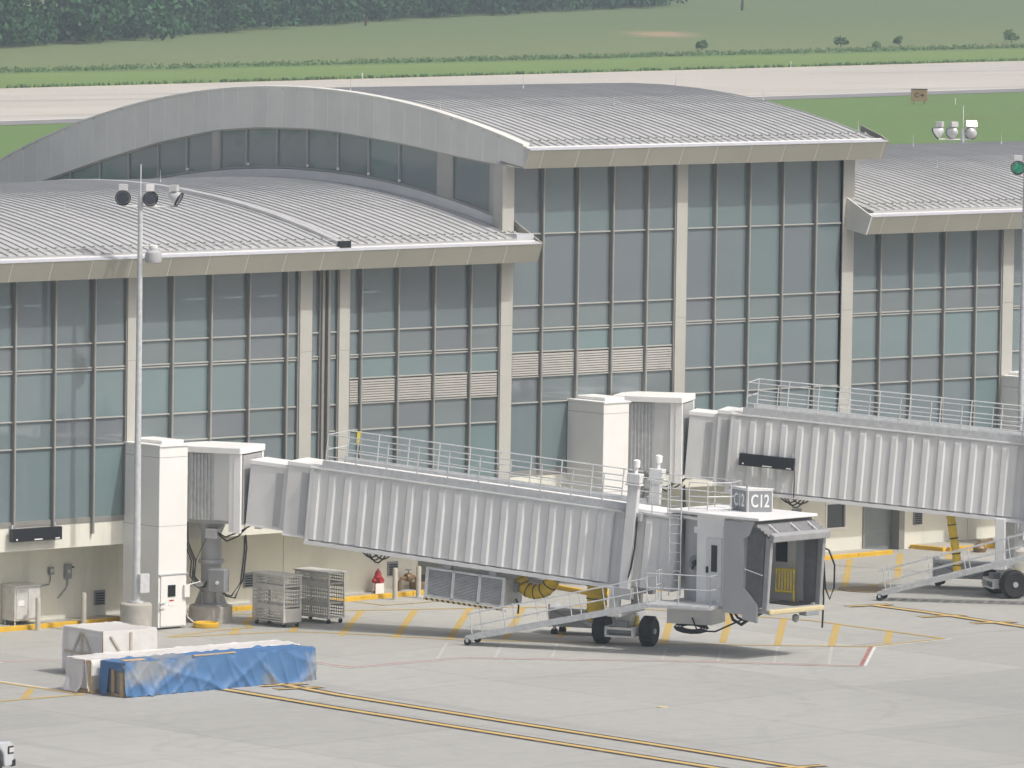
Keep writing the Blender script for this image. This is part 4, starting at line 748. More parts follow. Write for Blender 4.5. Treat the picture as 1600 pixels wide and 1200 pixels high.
# cooling unit hung under the near tunnel, ducts
def ac_unit():
    t = thing('cooling_unit', 'grey louvred cooling unit hung under the nearer boarding bridge', 'cooling unit', B1.location, rad(-63.69)); a0 = 4.2; Mx = TM1 @ Matrix.Translation((a0, 0, -1.22)); L_ = 2.72
    MB(Mx).box(0, L_, -.74, .75, .02, .86).build('housing', MAT['galv'], t, bevel=.01)
    mb = MB(Mx)
    for x in (0, .9, 1.8, L_-.10): mb.box(x, x+.10, -.86, -.741, .0, .96)
    mb.box(.1, L_-.1, -.86, -.741, .88, .96); mb.box(.1, L_-.1, -.86, -.741, .0, .07); mb.build('louvre_frame', MAT['galv'], t, bevel=.006)
    MB(Mx).box(.1, L_-.1, -.762, -.742, .07, .88).build('louvre_back', MAT['black'], t)
    sl = MB().hexa([(0,-.10,0),(.80,-.10,0),(.80,-.03,.03),(0,-.03,.03),(0,-.10,.012),(.80,-.10,.012),(.80,-.03,.042),(0,-.03,.042)]).mesh('louvre_slat', MAT['galv'])
    for x in (.1, 1.0, 1.87):
        for k in range(17): place('louvre_slat', sl, t, Mx @ Vector((x, -.745, .085+k*.046)), Mx.to_euler(), (.97, 1, 1))
    MB(Mx).box(-.02, L_+.02, -.90, -.87, -.09, -.01).build('hazard_strip', MAT['cream'], t); mb = MB(Mx)
    for k in range(14): x = .12+k*.185; mb.hexa([(x,-.906,-.088),(x+.07,-.906,-.088),(x+.07,-.9005,-.088),(x,-.9005,-.088),(x-.05,-.906,-.012),(x+.02,-.906,-.012),(x+.02,-.9005,-.012),(x-.05,-.9005,-.012)])
    mb.build('hazard_stripe', MAT['black'], t); mb = MB(Mx); mb.box(-.16, .0, -.93, -.86, -.10, .0); mb.box(L_, L_+.16, -.93, -.86, -.10, .0); mb.build('corner_lamp', MAT['white'], t, bevel=.01)
    for x in (.55, 2.12): MB(Mx).box(x, x+.26, -.80, -.55, .961, 1.26).build('hanger', MAT['cab'], t, bevel=.01)
    MB(Mx).tube([(L_+.01, .2, .2), (L_+.16, .1, .0), (L_+.14, .15, -.25)], .03, 6).build('cable', MAT['cable'], t); MB(Mx).box(L_-.01, L_+.14, -.1, .2, .45, .75).build('control_box', MAT['sign'], t, bevel=.01); return t
ac_unit()
def duct(lab, pts, r, parentM, loc, rz, n=26):
    t = thing('air_duct', lab, 'air duct', loc, rz, 'yellow flexible air ducts'); P = [Vector(q) for q in pts]; Q = []
    for k in range(n+1):
        u = k/n*(len(P)-1); i = min(int(u), len(P)-2); f = u-i; p0, p1, p2, p3 = P[max(i-1, 0)], P[i], P[i+1], P[min(i+2, len(P)-1)]
        Q.append(.5*((2*p1)+(p2-p0)*f+(2*p0-5*p1+4*p2-p3)*f*f+(3*p1-p0-3*p2+p3)*f**3))
    Q = [parentM @ q if parentM else q for q in Q]
    MB().tube(Q, [r*(1.0 if k % 2 else .9) for k in range(n+1)], 12).build('hose', MAT['hose'], t, smooth=True)
    for k in range(1, n, 2):
        if k % 4 == 1: MB().tube([Q[k].lerp(Q[k+1], .3), Q[k].lerp(Q[k+1], .62)], r*1.03, 12).build('hose_band', MAT['black'], t)
duct('yellow black-banded duct sagging from the cooling unit end', [(6.95, .3, -.35), (7.15, .25, -.62), (7.55, .2, -.72), (7.95, .15, -.55), (8.2, .1, -.12)], .24, TM1, B1.location, rad(-63.69))
duct('yellow duct standing by the near bridge wheels', [(13.15, .35, 1.95), (13.17, .35, 1.5), (13.15, .35, 1.0), (13.1, .4, .75)], .34, None, B1.location, rad(-63.69), 14)
duct('thin yellow duct hanging from the farther bridge', [(10.5, -.2, 2.85), (10.6, -.2, 2.2), (10.75, -.2, 1.3), (10.78, -.2, .75)], .15, None, B2.location, rad(-56.19), 22)
# hose troughs on casters beside the bogies
def trough(Bo, rz, s0, s1, t0, z0, lab):
    t = thing('hose_trough', lab, 'hose trough', Bo.location, rad(rz), 'grey hose troughs beside the wheels')
    MB().box(s0, s1, t0, t0+.9, z0+.30, z0+.86).build('trough_body', MAT['cab'], t, bevel=.02); mb = MB(); mb.box(s0-.05, s1, t0-.03, t0-.001, z0+.82, z0+.90); mb.box(s0-.06, s0-.001, t0-.02, t0+.92, z0+.28, z0+1.0); mb.build('trough_rim', MAT['galv'], t)
    mb = MB(); mb.tube([(s0+.1, t0-.01, z0+.8), (s0+(s1-s0)*.5, t0-.012, z0+.34), (s1-.1, t0-.01, z0+.8)], .02, 5); mb.build('trough_brace', MAT['sign'], t)
    for y in (t0+.1, t0+.8): MB().lathe([(.03, -.04), (.12, -.04), (.12, .04), (.03, .04)], (s0+.12, y, z0+.12), 14, 'y').build('caster', MAT['rubber'], t, smooth=True); MB().box(s0+.08, s0+.16, y-.06, y+.06, z0+.2, z0+.30).build('caster_fork', MAT['galv'], t)
trough(B1, -63.69, 11.1, 14.0, 1.6, 0, 'grey hose trough behind the near bridge stair'); trough(B2, -56.19, 9.7, 12.2, 1.4, .12, 'grey hose trough on casters beside the farther bridge wheels')
# black display boards
def board(lab, Mx, loc, rz, L_, h):
    t = thing('display_board', lab, 'display board', loc, rz, 'black docking display boards')
    MB(Mx).box(0, L_, -.35, -.15, 0, h).build('board_housing', MAT['black'], t, bevel=.01); mb = MB(Mx); mb.box(.12, .18, -.358, -.351, .05, .10); mb.box(L_*.43, L_*.6, -.358, -.351, .035, .07); mb.box(L_*.86, L_*.95, -.358, -.351, .035, .07); mb.build('board_marking', MAT['white'], t)
    mb = MB(Mx); mb.box(.1, .16, -.149, .0, -.05, h+.12); mb.box(L_-.16, L_-.1, -.149, .0, -.05, h+.12); mb.build('board_bracket', MAT['galv'], t)
board('black display board fixed to the wall at the left edge', Matrix.Identity(4), (-21.0, 0, 2.95), 0, 1.97, .41)
board('black display board on the side of the farther bridge', TM2 @ Matrix.Translation((.42, -.86, .88)), B2.location, rad(-56.19), 1.9, .41)
MB(TM2).tube([(2.3, -1.0, .9), (2.34, -1.0, .4), (2.35, -.95, -.05)], .02, 5).build('cable', MAT['cable'], B2)

# ------------------------------------------------------------------ floodlight masts
RG = Vector((.7428, -.6694, 0)); TOC = Vector((-.66, -.745, 0))
def frame(d, up=Vector((0, 0, 1))):
    d = d.normalized(); x = up.cross(d).normalized(); y = d.cross(x); return Matrix(((x.x, y.x, d.x, 0), (x.y, y.y, d.y, 0), (x.z, y.z, d.z, 0), (0, 0, 0, 1)))
def mast(x, y, zt, lamps, lab, lens='lampglass', dome=None, rodh=.9, glint=None, box=True):
    z0 = gz(x); t = thing('light_mast', lab, 'light mast', (x, y, z0), 0, 'floodlight masts'); h = zt-z0
    MB().lathe([(.50, -.1), (.50, .98), (.46, 1.02)], n=28).build('concrete_base', MAT['concrete'], t, smooth=True)
    mb = MB(); mb.lathe([(.22, 1.02), (.22, 1.08), (.125, 1.09), (.115, 4), (.10, 8), (.075, h)], n=14); mb.build('pole', MAT['galv'], t, smooth=True)
    if box: MB().box(-.05, .33, -.26, -.10, 1.35, 1.95).build('junction_box', MAT['galv'], t, bevel=.01)
    mb = MB(); mb.tube([(0, 0, h), (0, 0, h+rodh)], .016, 5); mb.build('lightning_rod', MAT['white'], t)
    lo, hi = min(l[0] for l in lamps), max(l[0] for l in lamps); mb = MB(); mb.tube([RG*(lo+.0)+Vector((0, 0, h-.30)), RG*lo+Vector((0, 0, h-.42)), RG*(hi)+Vector((0, 0, h-.42)), RG*(hi)+Vector((0, 0, h-.30))], .03, 6); mb.build('cross_arm', MAT['white'], t, smooth=True)
    for i, (off, face_) in enumerate(lamps):
        c = RG*off+Vector((0, 0, h-.12))+face_*.1; Mx = Matrix.Translation(c) @ frame(face_)
        hb = MB(Mx); hb.lathe([(.05, -.30), (.12, -.26), (.19, -.12), (.235, .02), (.245, .06), (.22, .06)], n=20); o = hb.build('lamp_housing', MAT['lamphouse'], t, smooth=True)
        l2 = MB(Mx); l2.lathe([(.225, .045), (.215, .058), (.06, .075)], n=20); l2.build('lamp_lens', MAT[lens], o, smooth=True); r2 = MB(Mx); r2.lathe([(.25, .03), (.25, .075), (.222, .075), (.222, .06)], n=20); r2.build('lamp_rim', MAT['black'], o, smooth=True)
        if glint == i: Bx = Matrix.Translation(RG*off+Vector((0, 0, h+.16))) @ frame((SUN+(Vector((-161.84, -179.62, 25.54))-Vector((x, y, zt))).normalized()).normalized()); bb = MB(Bx); bb.box(-.2, .2, -.12, .12, -.10, .10); bb.build('ballast_box', MAT['mirror'], t)
        else: bb = MB(Matrix.Translation(RG*off+Vector((0, 0, h+.17))) @ frame(Vector((face_.x, face_.y, 0)))); bb.box(-.14, .14, -.10, .10, -.16, .10); bb.build('ballast_box', MAT['lamphouse'], t, bevel=.01)
    if dome:
        a = RG*.12+Vector((0, 0, dome)); c = RG*.42+Vector((0, 0, dome-.02)); mb = MB(); mb.tube([RG*.05+Vector((0, 0, dome)), c], .025, 6); mb.lathe([(.12, -.09), (.14, -.07), (.14, .02), (.10, .04)], c, 16); o = mb.build('camera_arm', MAT['white'], t)
        mb = MB(); mb.lathe([(.16, -.54), (.25, -.51), (.28, -.38), (.25, -.20), (.14, -.10)], c, 20); mb.build('camera_dome', MAT['cab'], o, smooth=True)
    return t
F1 = (TOC*.95+Vector((0, 0, -.22))).normalized(); F2 = (TOC+RG*.35+Vector((0, 0, -.35))).normalized(); F3 = (RG+TOC*.25+Vector((0, 0, -.55))).normalized(); BK = (-TOC+RG*.1+Vector((0, 0, -.5))).normalized()
mast(-17.65, -2.4, 14.0, [(-.55, F1), (.27, F2), (1.08, F3)], 'tall galvanised light mast with three floodlights and a dome camera, at the left', dome=12.35)
mast(16.87, -7.76, 14.50, [(-.28, F1), (.4, F2), (1.1, F3)], 'light mast at the right edge of the photo with a green reflection coloured into its lens', 'lampreflect')
mast(40.2, 18.1, 14.25, [(-.93, (-RG-TOC*.4+Vector((0, 0, -.6))).normalized()), (-.37, (-TOC-RG*.35+Vector((0, 0, -.35))).normalized()), (.31, BK)], 'floodlights of a mast rising behind the right-hand low roof, one box glinting', glint=2, box=False)

# ------------------------------------------------------------------ bollards, cabinet, hydrant, pipes
for x, y, lab in ((-19.35, .44, 'grey bollard in front of the steel cabinet at the left'), (-17.35, .62, 'grey bollard between the steel cabinet and the light mast'), (-4.46, .25, 'grey bollard just right of the red hydrant'), (-3.46, .21, 'grey bollard farther right, next to the cooling unit')):
    t = thing('bollard', lab, 'bollard', (x, y, gz(x)), 0, 'grey pipe bollards'); MB().lathe([(.085, -.05), (.085, 1.02), (.07, 1.05), (.02, 1.06)], n=16).build('bollard_pipe', MAT['bollard'], t, smooth=True); MB().lathe([(.13, 0), (.13, .02), (.09, .03)], n=16).build('bollard_collar', MAT['concrete'], t)
cb = thing('steel_cabinet', 'stainless steel cabinet on four short legs against the left wall', 'cabinet', (-19.9, .95, gz(-19.9)+.135))
MB().box(0, 1.05, 0, .66, .14, 1.22).build('cabinet_body', MAT['steel'], cb, bevel=.03); MB().hexa([(-.03,-.04,1.221),(1.08,-.04,1.221),(1.08,.68,1.221),(-.03,.68,1.221),(-.03,-.04,1.26),(1.08,-.04,1.26),(1.08,.68,1.30),(-.03,.68,1.30)]).build('cabinet_top', MAT['steel'], cb)
for k in (0, 1): MB().box(.06+k*.48, .50+k*.48, -.025, -.001, .2, 1.16).build('cabinet_door', MAT['steel'], cb, bevel=.01)
MB().box(.12, .36, -.04, -.026, .62, .80).build('notice', MAT['white'], cb)
for x in (.08, .97):
    for y in (.08, .58): MB().lathe([(.03, 0), (.03, .14)], (x, y, 0), 8).build('leg', MAT['steel'], cb)
def swbox(x, z, w_, h, lab):
    t = thing('switch_box', lab, 'switch box', (x, WY, z), 0, 'grey switch boxes on the left wall'); MB().box(-w_/2, w_/2, -.14, -.001, -h/2, h/2).build('box_body', MAT['sign'], t, bevel=.01); MB().box(-.05, .05, -.15, -.141, -.05, .06).build('box_plate', MAT['galv'], t)
    if h > .4: MB().box(w_/2, w_/2+.1, -.12, -.08, .1, .16).build('lever', MAT['black'], t)
    MB().tube([(0, -.05, -h/2), (0, -.05, -h/2-.22), (-.06, -.05, -h/2-.32), (-.55 if h < .4 else -.38, -.05, -h/2-(.36 if h < .4 else .62))], .022, 6).build('conduit', MAT['sign'], t)
swbox(-17.94, 1.72, .18, .24, 'smaller of two grey switch boxes on the left wall'); swbox(-17.25, 1.66, .24, .46, 'larger grey switch box with a lever on the left wall')
hy = thing('fire_hydrant', 'red fire hydrant on the walk beside two bollards', 'hydrant', (-4.3, 1.3, gz(-4)+.135))
MB().lathe([(.15, 0), (.15, .05), (.11, .07), (.11, .45), (.15, .48), (.15, .53), (.12, .56), (.11, .66), (.06, .74), (.03, .75), (.03, .80)], n=16).build('barrel', MAT['red'], hy, smooth=True); MB().lathe([(.07, -.22), (.08, -.2), (.08, -.17), (.06, -.15), (.06, .15), (.08, .17), (.08, .2), (.07, .22)], (0, 0, .4), 12, 'x').build('outlet', MAT['red'], hy, smooth=True); MB().lathe([(.08, -.2), (.09, -.12), (.07, -.1)], (0, 0, .36), 12, 'y').build('pumper_cap', MAT['red'], hy, smooth=True)
MB().box(-.3, .06, -.24, -.22, -.02, .33).build('tag', MAT['white'], hy)
pv = thing('backflow_pipes', 'brown valve pipes on the walk behind the right bollard', 'pipes', (-3.3, 1.25, gz(-3)+.135))
MB().tube([(-.1, 0, 0), (-.1, 0, .3), (-.05, 0, .4), (.65, .1, .42), (.75, .1, .32), (.75, .1, 0)], .06, 8).build('pipe', MAT['brass'], pv, smooth=True); MB().lathe([(.13, -.12), (.16, 0), (.13, .12)], (.35, .05, .42), 12, 'x').build('valve_body', MAT['brass'], pv, smooth=True); MB().lathe([(.02, .4), (.02, .66), (.12, .66), (.12, .69)], (.35, .05, 0), 12).build('hand_wheel', MAT['sign'], pv); MB().box(.55, 1.0, -.2, .25, 0, .25).build('valve_base', MAT['brass'], pv, bevel=.03)
rp = thing('backflow_pipes', 'rusty brown valve lump behind the farther bridge stair', 'pipes', (22.2, -.75, gz(22)))
MB().lathe([(.22, 0), (.25, .15), (.16, .3), (.05, .36)], n=14).build('valve_body', MAT['brass'], rp, smooth=True); MB().tube([(0, 0, .3), (.9, .3, .34)], .1, 8).build('pipe', MAT['brass'], rp)
MB().lathe([(.40, 0), (.42, .05), (.42, .15), (.36, .17), (.34, .12)], (0, 0, 0), 28).build('hose_reel', MAT['yellow'], None, smooth=True)
hr = bpy.data.objects['hose_reel']; hr.location = (-14.53, -2.11, gz(-14.5)); tag(hr, 'yellow ring drum lying on the ground beside the bridge pedestal', 'reel')
mb = MB(); mb.tube([(-14.75, -1.9, .1), (-15.0, -1.75, .35), (-15.05, -1.6, .9), (-14.6, -1.2, 1.3), (-14.1, -1.3, 1.4)], .02, 6); tag(mb.build('white_hose', MAT['white'], smooth=True), 'thin white hose hanging from the bridge column to the yellow ring', 'hose')

# ------------------------------------------------------------------ mesh trolleys
def trolley(x, y, rz, lab, open_=False):
    t = thing('mesh_trolley', lab, 'trolley', (x, y, gz(x)), rz, 'steel mesh trolleys'); L_, W_, z0, z1 = 1.62, .72, .20, 1.66
    mb = MB()
    for a in (0, L_-.05):
        for b in (0, W_-.05): mb.box(a, a+.05, b, b+.05, z0, z1-.03)
    mb.box(0, L_, 0, W_, z0-.03, z0-.001); mb.build('frame', MAT['steel'], t); MB().box(-.04, L_+.04, -.04, W_+.04, z1-.029, z1+.02).build('top', MAT['steel'], t, bevel=.008)
    def grid(u0, u1, v0, v1, pos, ax, nu, nv, name='mesh_panel'):
        mb = MB()
        for k in range(nu+1): u = u0+(u1-u0)*k/nu; (mb.box(u-.019, u+.019, pos-.006, pos+.006, v0, v1) if ax == 'y' else mb.box(pos-.006, pos+.006, u-.019, u+.019, v0, v1))
        for k in range(nv+1): v = v0+(v1-v0)*k/nv; (mb.box(u0, u1, pos-.0065, pos+.0065, v-.019, v+.019) if ax == 'y' else mb.box(pos-.0065, pos+.0065, u0, u1, v-.019, v+.019))
        mb.build(name, MAT['steel'], t)
    bands = [(z0+.05, .55), (.68, 1.18), (1.32, z1-.06)]
    for v0, v1 in bands:
        nv = max(3, int((v1-v0)/.105))
        grid(.05, L_/2, v0, v1, .025, 'y', 7, nv); grid(L_/2, L_-.05, v0, v1, .025, 'y', 7, nv); grid(.05, L_-.05, v0, v1, W_-.025, 'y', 14, nv)
        grid(.05, W_-.05, v0, v1, .025, 'x', 6, nv)
        if not open_ and v0 > .6: grid(.05, W_-.05, v0, v1, L_-.025, 'x', 6, nv)
    for za, zb in ((.55, .68), (1.18, 1.32)):
        mb = MB(); mb.box(.05, L_-.05, .015, .035, za, zb); mb.box(.05, L_-.05, W_-.035, W_-.015, za, zb); mb.box(.015, .035, .05, W_-.05, za, zb); mb.build('band', MAT['steel'], t); MB().box(.06, L_-.06, .06, W_-.06, zb-.04, zb-.02).build('shelf', MAT['steel'], t)
    if not open_: MB().box(L_-.035, L_-.012, .05, W_-.05, z0, .6).build('end_panel', MAT['steel'], t)
    for a in (.1, L_-.1):
        for b in (.1, W_-.1): MB().lathe([(.02, -.025), (.075, -.025), (.075, .025), (.02, .025)], (a, b, .075), 12, 'y').build('caster', MAT['rubber'], t, smooth=True); MB().box(a-.03, a+.03, b-.04, b+.04, .09, z0-.031).build('caster_fork', MAT['galv'], t)
trolley(-12.68, -2.2, rad(-92), 'closed steel mesh trolley nearer to the bridge column'); trolley(-10.95, -2.25, rad(-88), 'steel mesh trolley with open end, right of the other trolley', True)

# ------------------------------------------------------------------ crates
def crate_frame(t, L_, W_, H_, nx, m=MAT['wood'], b=.09):
    mb = MB()
    for z in (0.0, H_-b): 
        mb.box(0, L_, 0, b, z, z+b); mb.box(0, L_, W_-b, W_, z, z+b); mb.box(0, b, b, W_-b, z, z+b); mb.box(L_-b, L_, b, W_-b, z, z+b)
    for k in range(nx+1):
        x = (L_-b)*k/nx
        for y in (0, W_-b): mb.box(x, x+b, y, y+b, b, H_-b)
    mb.build('timber_frame', m, t)
def film(t, x0, x1, y0, y1, z0, z1, name, m, nx=24, ny=10, nz=8, amp=.03, flare=.0, seed=1, skip=()):
    rnd = random.Random(seed); mb = MB()
    ph = [(rnd.uniform(1, 6), rnd.uniform(0, 6), rnd.uniform(.5, 3)) for _ in range(6)]
    def wob(u, v): return amp*sum(math.sin(a*u*c+b+v*2.2*math.sin(b)) for a, b, c in ph)/3
    def grid(fn, nu, nv):
        n0 = [(fn(i/nu, j/nv)) for j in range(nv+1) for i in range(nu+1)]; mb.add(n0, [(j*(nu+1)+i, j*(nu+1)+i+1, (j+1)*(nu+1)+i+1, (j+1)*(nu+1)+i) for j in range(nv) for i in range(nu)])
    rid = lambda t: (1-abs(math.sin(t)))**3
    fold = lambda u, v: amp*(1.8*rid(u*1.1+v*1.9+ph[0][1])+1.5*rid(u*1.9-v*2.6+math.sin(u*1.3)+ph[1][1])+1.3*rid(u*3.3+v*3.4+ph[2][1])*(.5+.5*math.sin(u*.9))+.9*rid(u*5.7-v*2.0+2*math.sin(u*.8))+.5*math.sin(u*2.2+v*2))*(.25+.9*v)
    grid(lambda u, v: (x0+(x1-x0)*u, y0-flare*v-abs(fold(u*(x1-x0), v)), z1+(z0-z1)*v+(wob(u*9, 2)*.8 if v == 0 else 0)-(0 if v < 1 else wob(u*20, 1)*.6)), nx, nz)
    if 'top' not in skip: grid(lambda u, v: (x0+(x1-x0)*u, y0+(y1-y0)*v, z1+(wob(u*9, 2)*.8 if v == 0 else wob(u*9+3*v, v*5)*.8-.02*math.sin(v*3.1))), nx, ny)
    if 'back' not in skip: grid(lambda u, v: (x1+(x0-x1)*u, y1+flare*v, z1+(z0-z1)*v), nx, 2)
    if 'left' not in skip: grid(lambda u, v: (x0-flare*v-abs(fold(u*(y1-y0)+2, v)), y1+(y0-y1)*u, z1+(z0-z1)*v), ny, nz)
    if 'right' not in skip: grid(lambda u, v: (x1+flare*v+abs(fold(u*(y1-y0)+5, v))*.5, y0+(y1-y0)*u, z1+(z0-z1)*v), ny, nz)
    o = mb.build(name, m, t, smooth=False); o.data.shade_smooth(); return o
t = thing('wrapped_crate', 'tall timber crate wrapped in milky plastic, behind the long crates', 'crate', (-25.75, -10.8, gz(-25.7)), rad(-3)); crate_frame(t, 1.95, 2.0, 1.42, 2)
mb = MB(); mb.hexa([(1.0,-.085,.15),(1.08,-.085,.15),(1.08,-.055,.15),(1.0,-.055,.15),(.2,-.085,1.3),(.28,-.085,1.3),(.28,-.055,1.3),(.2,-.055,1.3)]); mb.box(.95, 1.03, -.086, -.056, .1, 1.38)
mb.hexa([(-.085,.1,.1),(-.085,.2,.1),(-.055,.2,.1),(-.055,.1,.1),(-.085,.85,1.32),(-.085,.95,1.32),(-.055,.95,1.32),(-.055,.85,1.32)]); mb.hexa([(-.085,1.75,.1),(-.085,1.85,.1),(-.055,1.85,.1),(-.055,1.75,.1),(-.085,1.0,1.32),(-.085,1.1,1.32),(-.055,1.1,1.32),(-.055,1.0,1.32)]); mb.box(-.086, -.054, .1, 1.9, .66, .74); mb.box(-.086, -.054, .95, 1.03, .1, 1.35); mb.build('timber_brace', MAT['batten'], t)
film(t, -.03, 1.98, -.03, 2.03, .12, 1.45, 'plastic_wrap', MAT['film'], 22, 18, 8, .022, 0.02, 3); MB().box(.3, 1.65, .3, 1.7, .12, 1.2).build('packed_goods', MAT['white'], t); mb = MB(); [mb.box(.05+k*.85, .2+k*.85, .0, 2.0, -.02, .0) for k in range(3)]; mb.build('skid', MAT['sign'], t)
t = thing('wrapped_crate', 'long low timber crate under loose plastic, behind the blue tarpaulin', 'crate', (-28.25, -13.35, gz(-28)), rad(-1)); crate_frame(t, 7.9, 1.05, .98, 6); MB().box(.1, 7.8, .1, .95, .1, .9).build('packed_goods', MAT['white'], t)
film(t, -.04, 7.95, -.03, 1.1, .55, 1.02, 'plastic_wrap', MAT['film'], 60, 10, 5, .045, .02, 8, ('left', )); film(t, -.05, .0, .25, 1.1, .05, 1.0, 'plastic_wrap', MAT['film'], 2, 10, 8, .05, .08, 5, ('top', 'right', 'back'))
t = thing('tarped_crate', 'long timber crate draped with a crumpled blue tarpaulin', 'crate', (-28.05, -14.62, gz(-28)), rad(-.8)); crate_frame(t, 7.2, 1.0, .98, 6); MB().box(.12, 7.1, .1, .9, .1, .9).build('packed_goods', MAT['bollard'], t)
film(t, -.02, 7.28, -.06, 1.0, .02, 1.03, 'tarpaulin', MAT['tarp'], 170, 8, 18, .055, .04, 11, ('left', )); film(t, -.05, -.02, .62, 1.02, .03, 1.02, 'tarpaulin', MAT['tarp'], 2, 8, 8, .04, .03, 12, ('top', 'right', 'back', )); MB().hexa([(-.05,-.02,.75),(-.02,-.02,.75),(-.02,.62,.82),(-.05,.62,.82),(-.05,-.02,1.03),(-.02,-.02,1.03),(-.02,.62,1.03),(-.05,.62,1.03)]).build('tarpaulin_flap', MAT['tarp'], t)
MB().box(-.03, .02, .02, .12, .0, .74).build('end_plank', MAT['wood'], t); MB().box(2.7, 4.3, .05, .15, 1.05, 1.08).build('loose_plank', MAT['wood'], t); MB().box(.1, .9, .1, .3, 1.06, 1.085).build('loose_plank', MAT['wood'], t); MB().box(-.02, .03, .45, .55, .1, .8).build('end_plank', MAT['wood'], t)

# ------------------------------------------------------------------ pickup truck cut by the left edge
tk = thing('pickup_truck', 'silver white pickup truck nosing in at the bottom left corner', 'truck', (-42.60, -26.19, gz(-41)), math.atan2(-.6694, .7428)+rad(58))
# local +x forward, front bumper at x = .62
body = [(.60,.42),(.64,.55),(.62,.80),(.58,1.02),(.45,1.10),(-.75,1.17),(-1.35,1.80),(-3.0,1.82),(-3.25,1.22),(-5.2,1.20),(-5.25,.5),(-4.75,.45),(-4.7,.75),(-4.5,.95),(-4.0,.95),(-3.8,.75),(-3.75,.42),(-.80,.42),(-.75,.78),(-.55,.96),(-.05,.96),(.15,.78),(.2,.42)]
mb = MB(); mb.prismy(body, -.92, .92); MAT['truck'] = M('truck_paint', (.62, .65, .68), .25, .3, .03, 3); mb.build('body', MAT['truck'], tk, bevel=.05)
for x in (-.30, -4.25):
    for y in (-.80, .80):
        ty = MB().lathe([(.22, -.12), (.36, -.13), (.39, -.08), (.39, .08), (.36, .13), (.22, .12)], (x, y, .39), 24, 'y').build('tyre', MAT['rubber'], tk, smooth=True); MB().lathe([(.05, -.15), (.09, -.13), (.22, -.10), (.24, .0), (.22, .10), (.09, .13), (.05, .15)], (x, y, .39), 18, 'y').build('rim', MAT['galv'], ty, smooth=True)
for y in (-1, 1):
    hl = MB().box(.30, .60, y*.72-.215, y*.72+.215, .74, .98).build('headlight', MAT['black'], tk, bevel=.04); MB().box(.36, .61, y*.74-.20, y*.74+.20, .78, .94).build('lens', MAT['lamphouse'], hl, bevel=.03)
MB().box(.585, .66, -.62, .62, .62, 1.0).build('grille', MAT['black'], tk, bevel=.02); MB().box(.50, .70, -.93, .93, .40, .60).build('bumper', MAT['black'], tk, bevel=.04); MB().hexa([(-.85,-.80,1.2),(-.82,-.80,1.2),(-.82,.80,1.2),(-.85,.80,1.2),(-1.36,-.74,1.78),(-1.33,-.74,1.78),(-1.33,.74,1.78),(-1.36,.74,1.78)]).build('windscreen', MAT['black'], tk)
for y in (-.932, .922): MB().prismy([(-1.15,1.25),(-1.5,1.72),(-2.9,1.72),(-3.0,1.25)], y, y+.01).build('side_window', MAT['black'], tk)

# ------------------------------------------------------------------ airfield furniture beyond
rs = thing('taxiway_sign', 'brownish taxiway sign with a C and an arrow beside the runway', 'sign', (332.9, 310.5, -.03), math.atan2(-.6694, .7428)); MB().box(-.78, .78, -.15, .15, .35, 1.45).build('sign_face', MAT['orange'], rs, bevel=.03); MB().box(-.8, .8, -.17, .17, 1.451, 1.52).build('sign_top', MAT['black'], rs)
for x in (-.5, .5): MB().box(x-.05, x+.05, -.05, .05, -.1, .35).build('leg', MAT['orange'], rs)
o = place('lettering', text_mesh('C', .62, MAT['black'], .004, .02), rs, (-.26, -.156, .9), (rad(90), 0, 0))
MB().add([(x, -.157, z) for x, z in ((.05,.86),(.30,.86),(.26,.70),(.55,.91),(.26,1.12),(.30,.97),(.05,.97))], [(0,1,5,6),(2,3,4)]).build('arrow', MAT['black'], rs)
rs2 = MB().tube([(0, 0, 0), (0, 0, .9), (0, 0, 1.5)], [.06, .06, .12], 6).mesh('edge_marker', MAT['white'])
for i, (x, y, lab) in enumerate(((398, 395, 'small white edge marker on the far runway side, right of the roof crown'), (325, 383, 'small white edge marker on the far runway side, above the roof crown'), (336.3, 309.0, 'small white marker beside the taxiway sign'))): tag(place('edge_marker', rs2, None, (x, y, -.03), (0, 0, 0), (.8, .8, .42)), lab, 'marker', 'runway edge markers')

# ------------------------------------------------------------------ vegetation
def leaf_cloud(vs, fs, c, r, n, size, rnd, flat=1.0):
    for _ in range(n):
        while True:
            p = Vector((rnd.uniform(-1, 1), rnd.uniform(-1, 1), rnd.uniform(-1, 1)))
            if .25 < p.length < 1: break
        p = Vector((c[0]+p.x*r, c[1]+p.y*r, c[2]+p.z*r*flat))
        if p.z < .3: p.z = .3+rnd.random()*.5
        d = Vector((rnd.gauss(0, 1), rnd.gauss(0, 1), rnd.gauss(0, .8))).normalized(); u = d.orthogonal().normalized(); w_ = d.cross(u); s_ = size*rnd.uniform(.6, 1.3); a = rnd.random()*6.3; u, w_ = u*math.cos(a)+w_*math.sin(a), w_*math.cos(a)-u*math.sin(a)
        k = len(vs); vs += [tuple(p+u*s_), tuple(p+w_*s_*.55), tuple(p-u*s_), tuple(p-w_*s_*.55)]; fs.append((k, k+1, k+2, k+3))
rnd = random.Random(3); vs = []; fs = []; tvs = MB()
EDGE = [(200, 372), (264, 417), (348, 472), (384, 493), (432, 527), (474, 551), (519, 576), (572, 601), (640, 680), (690, 740)]
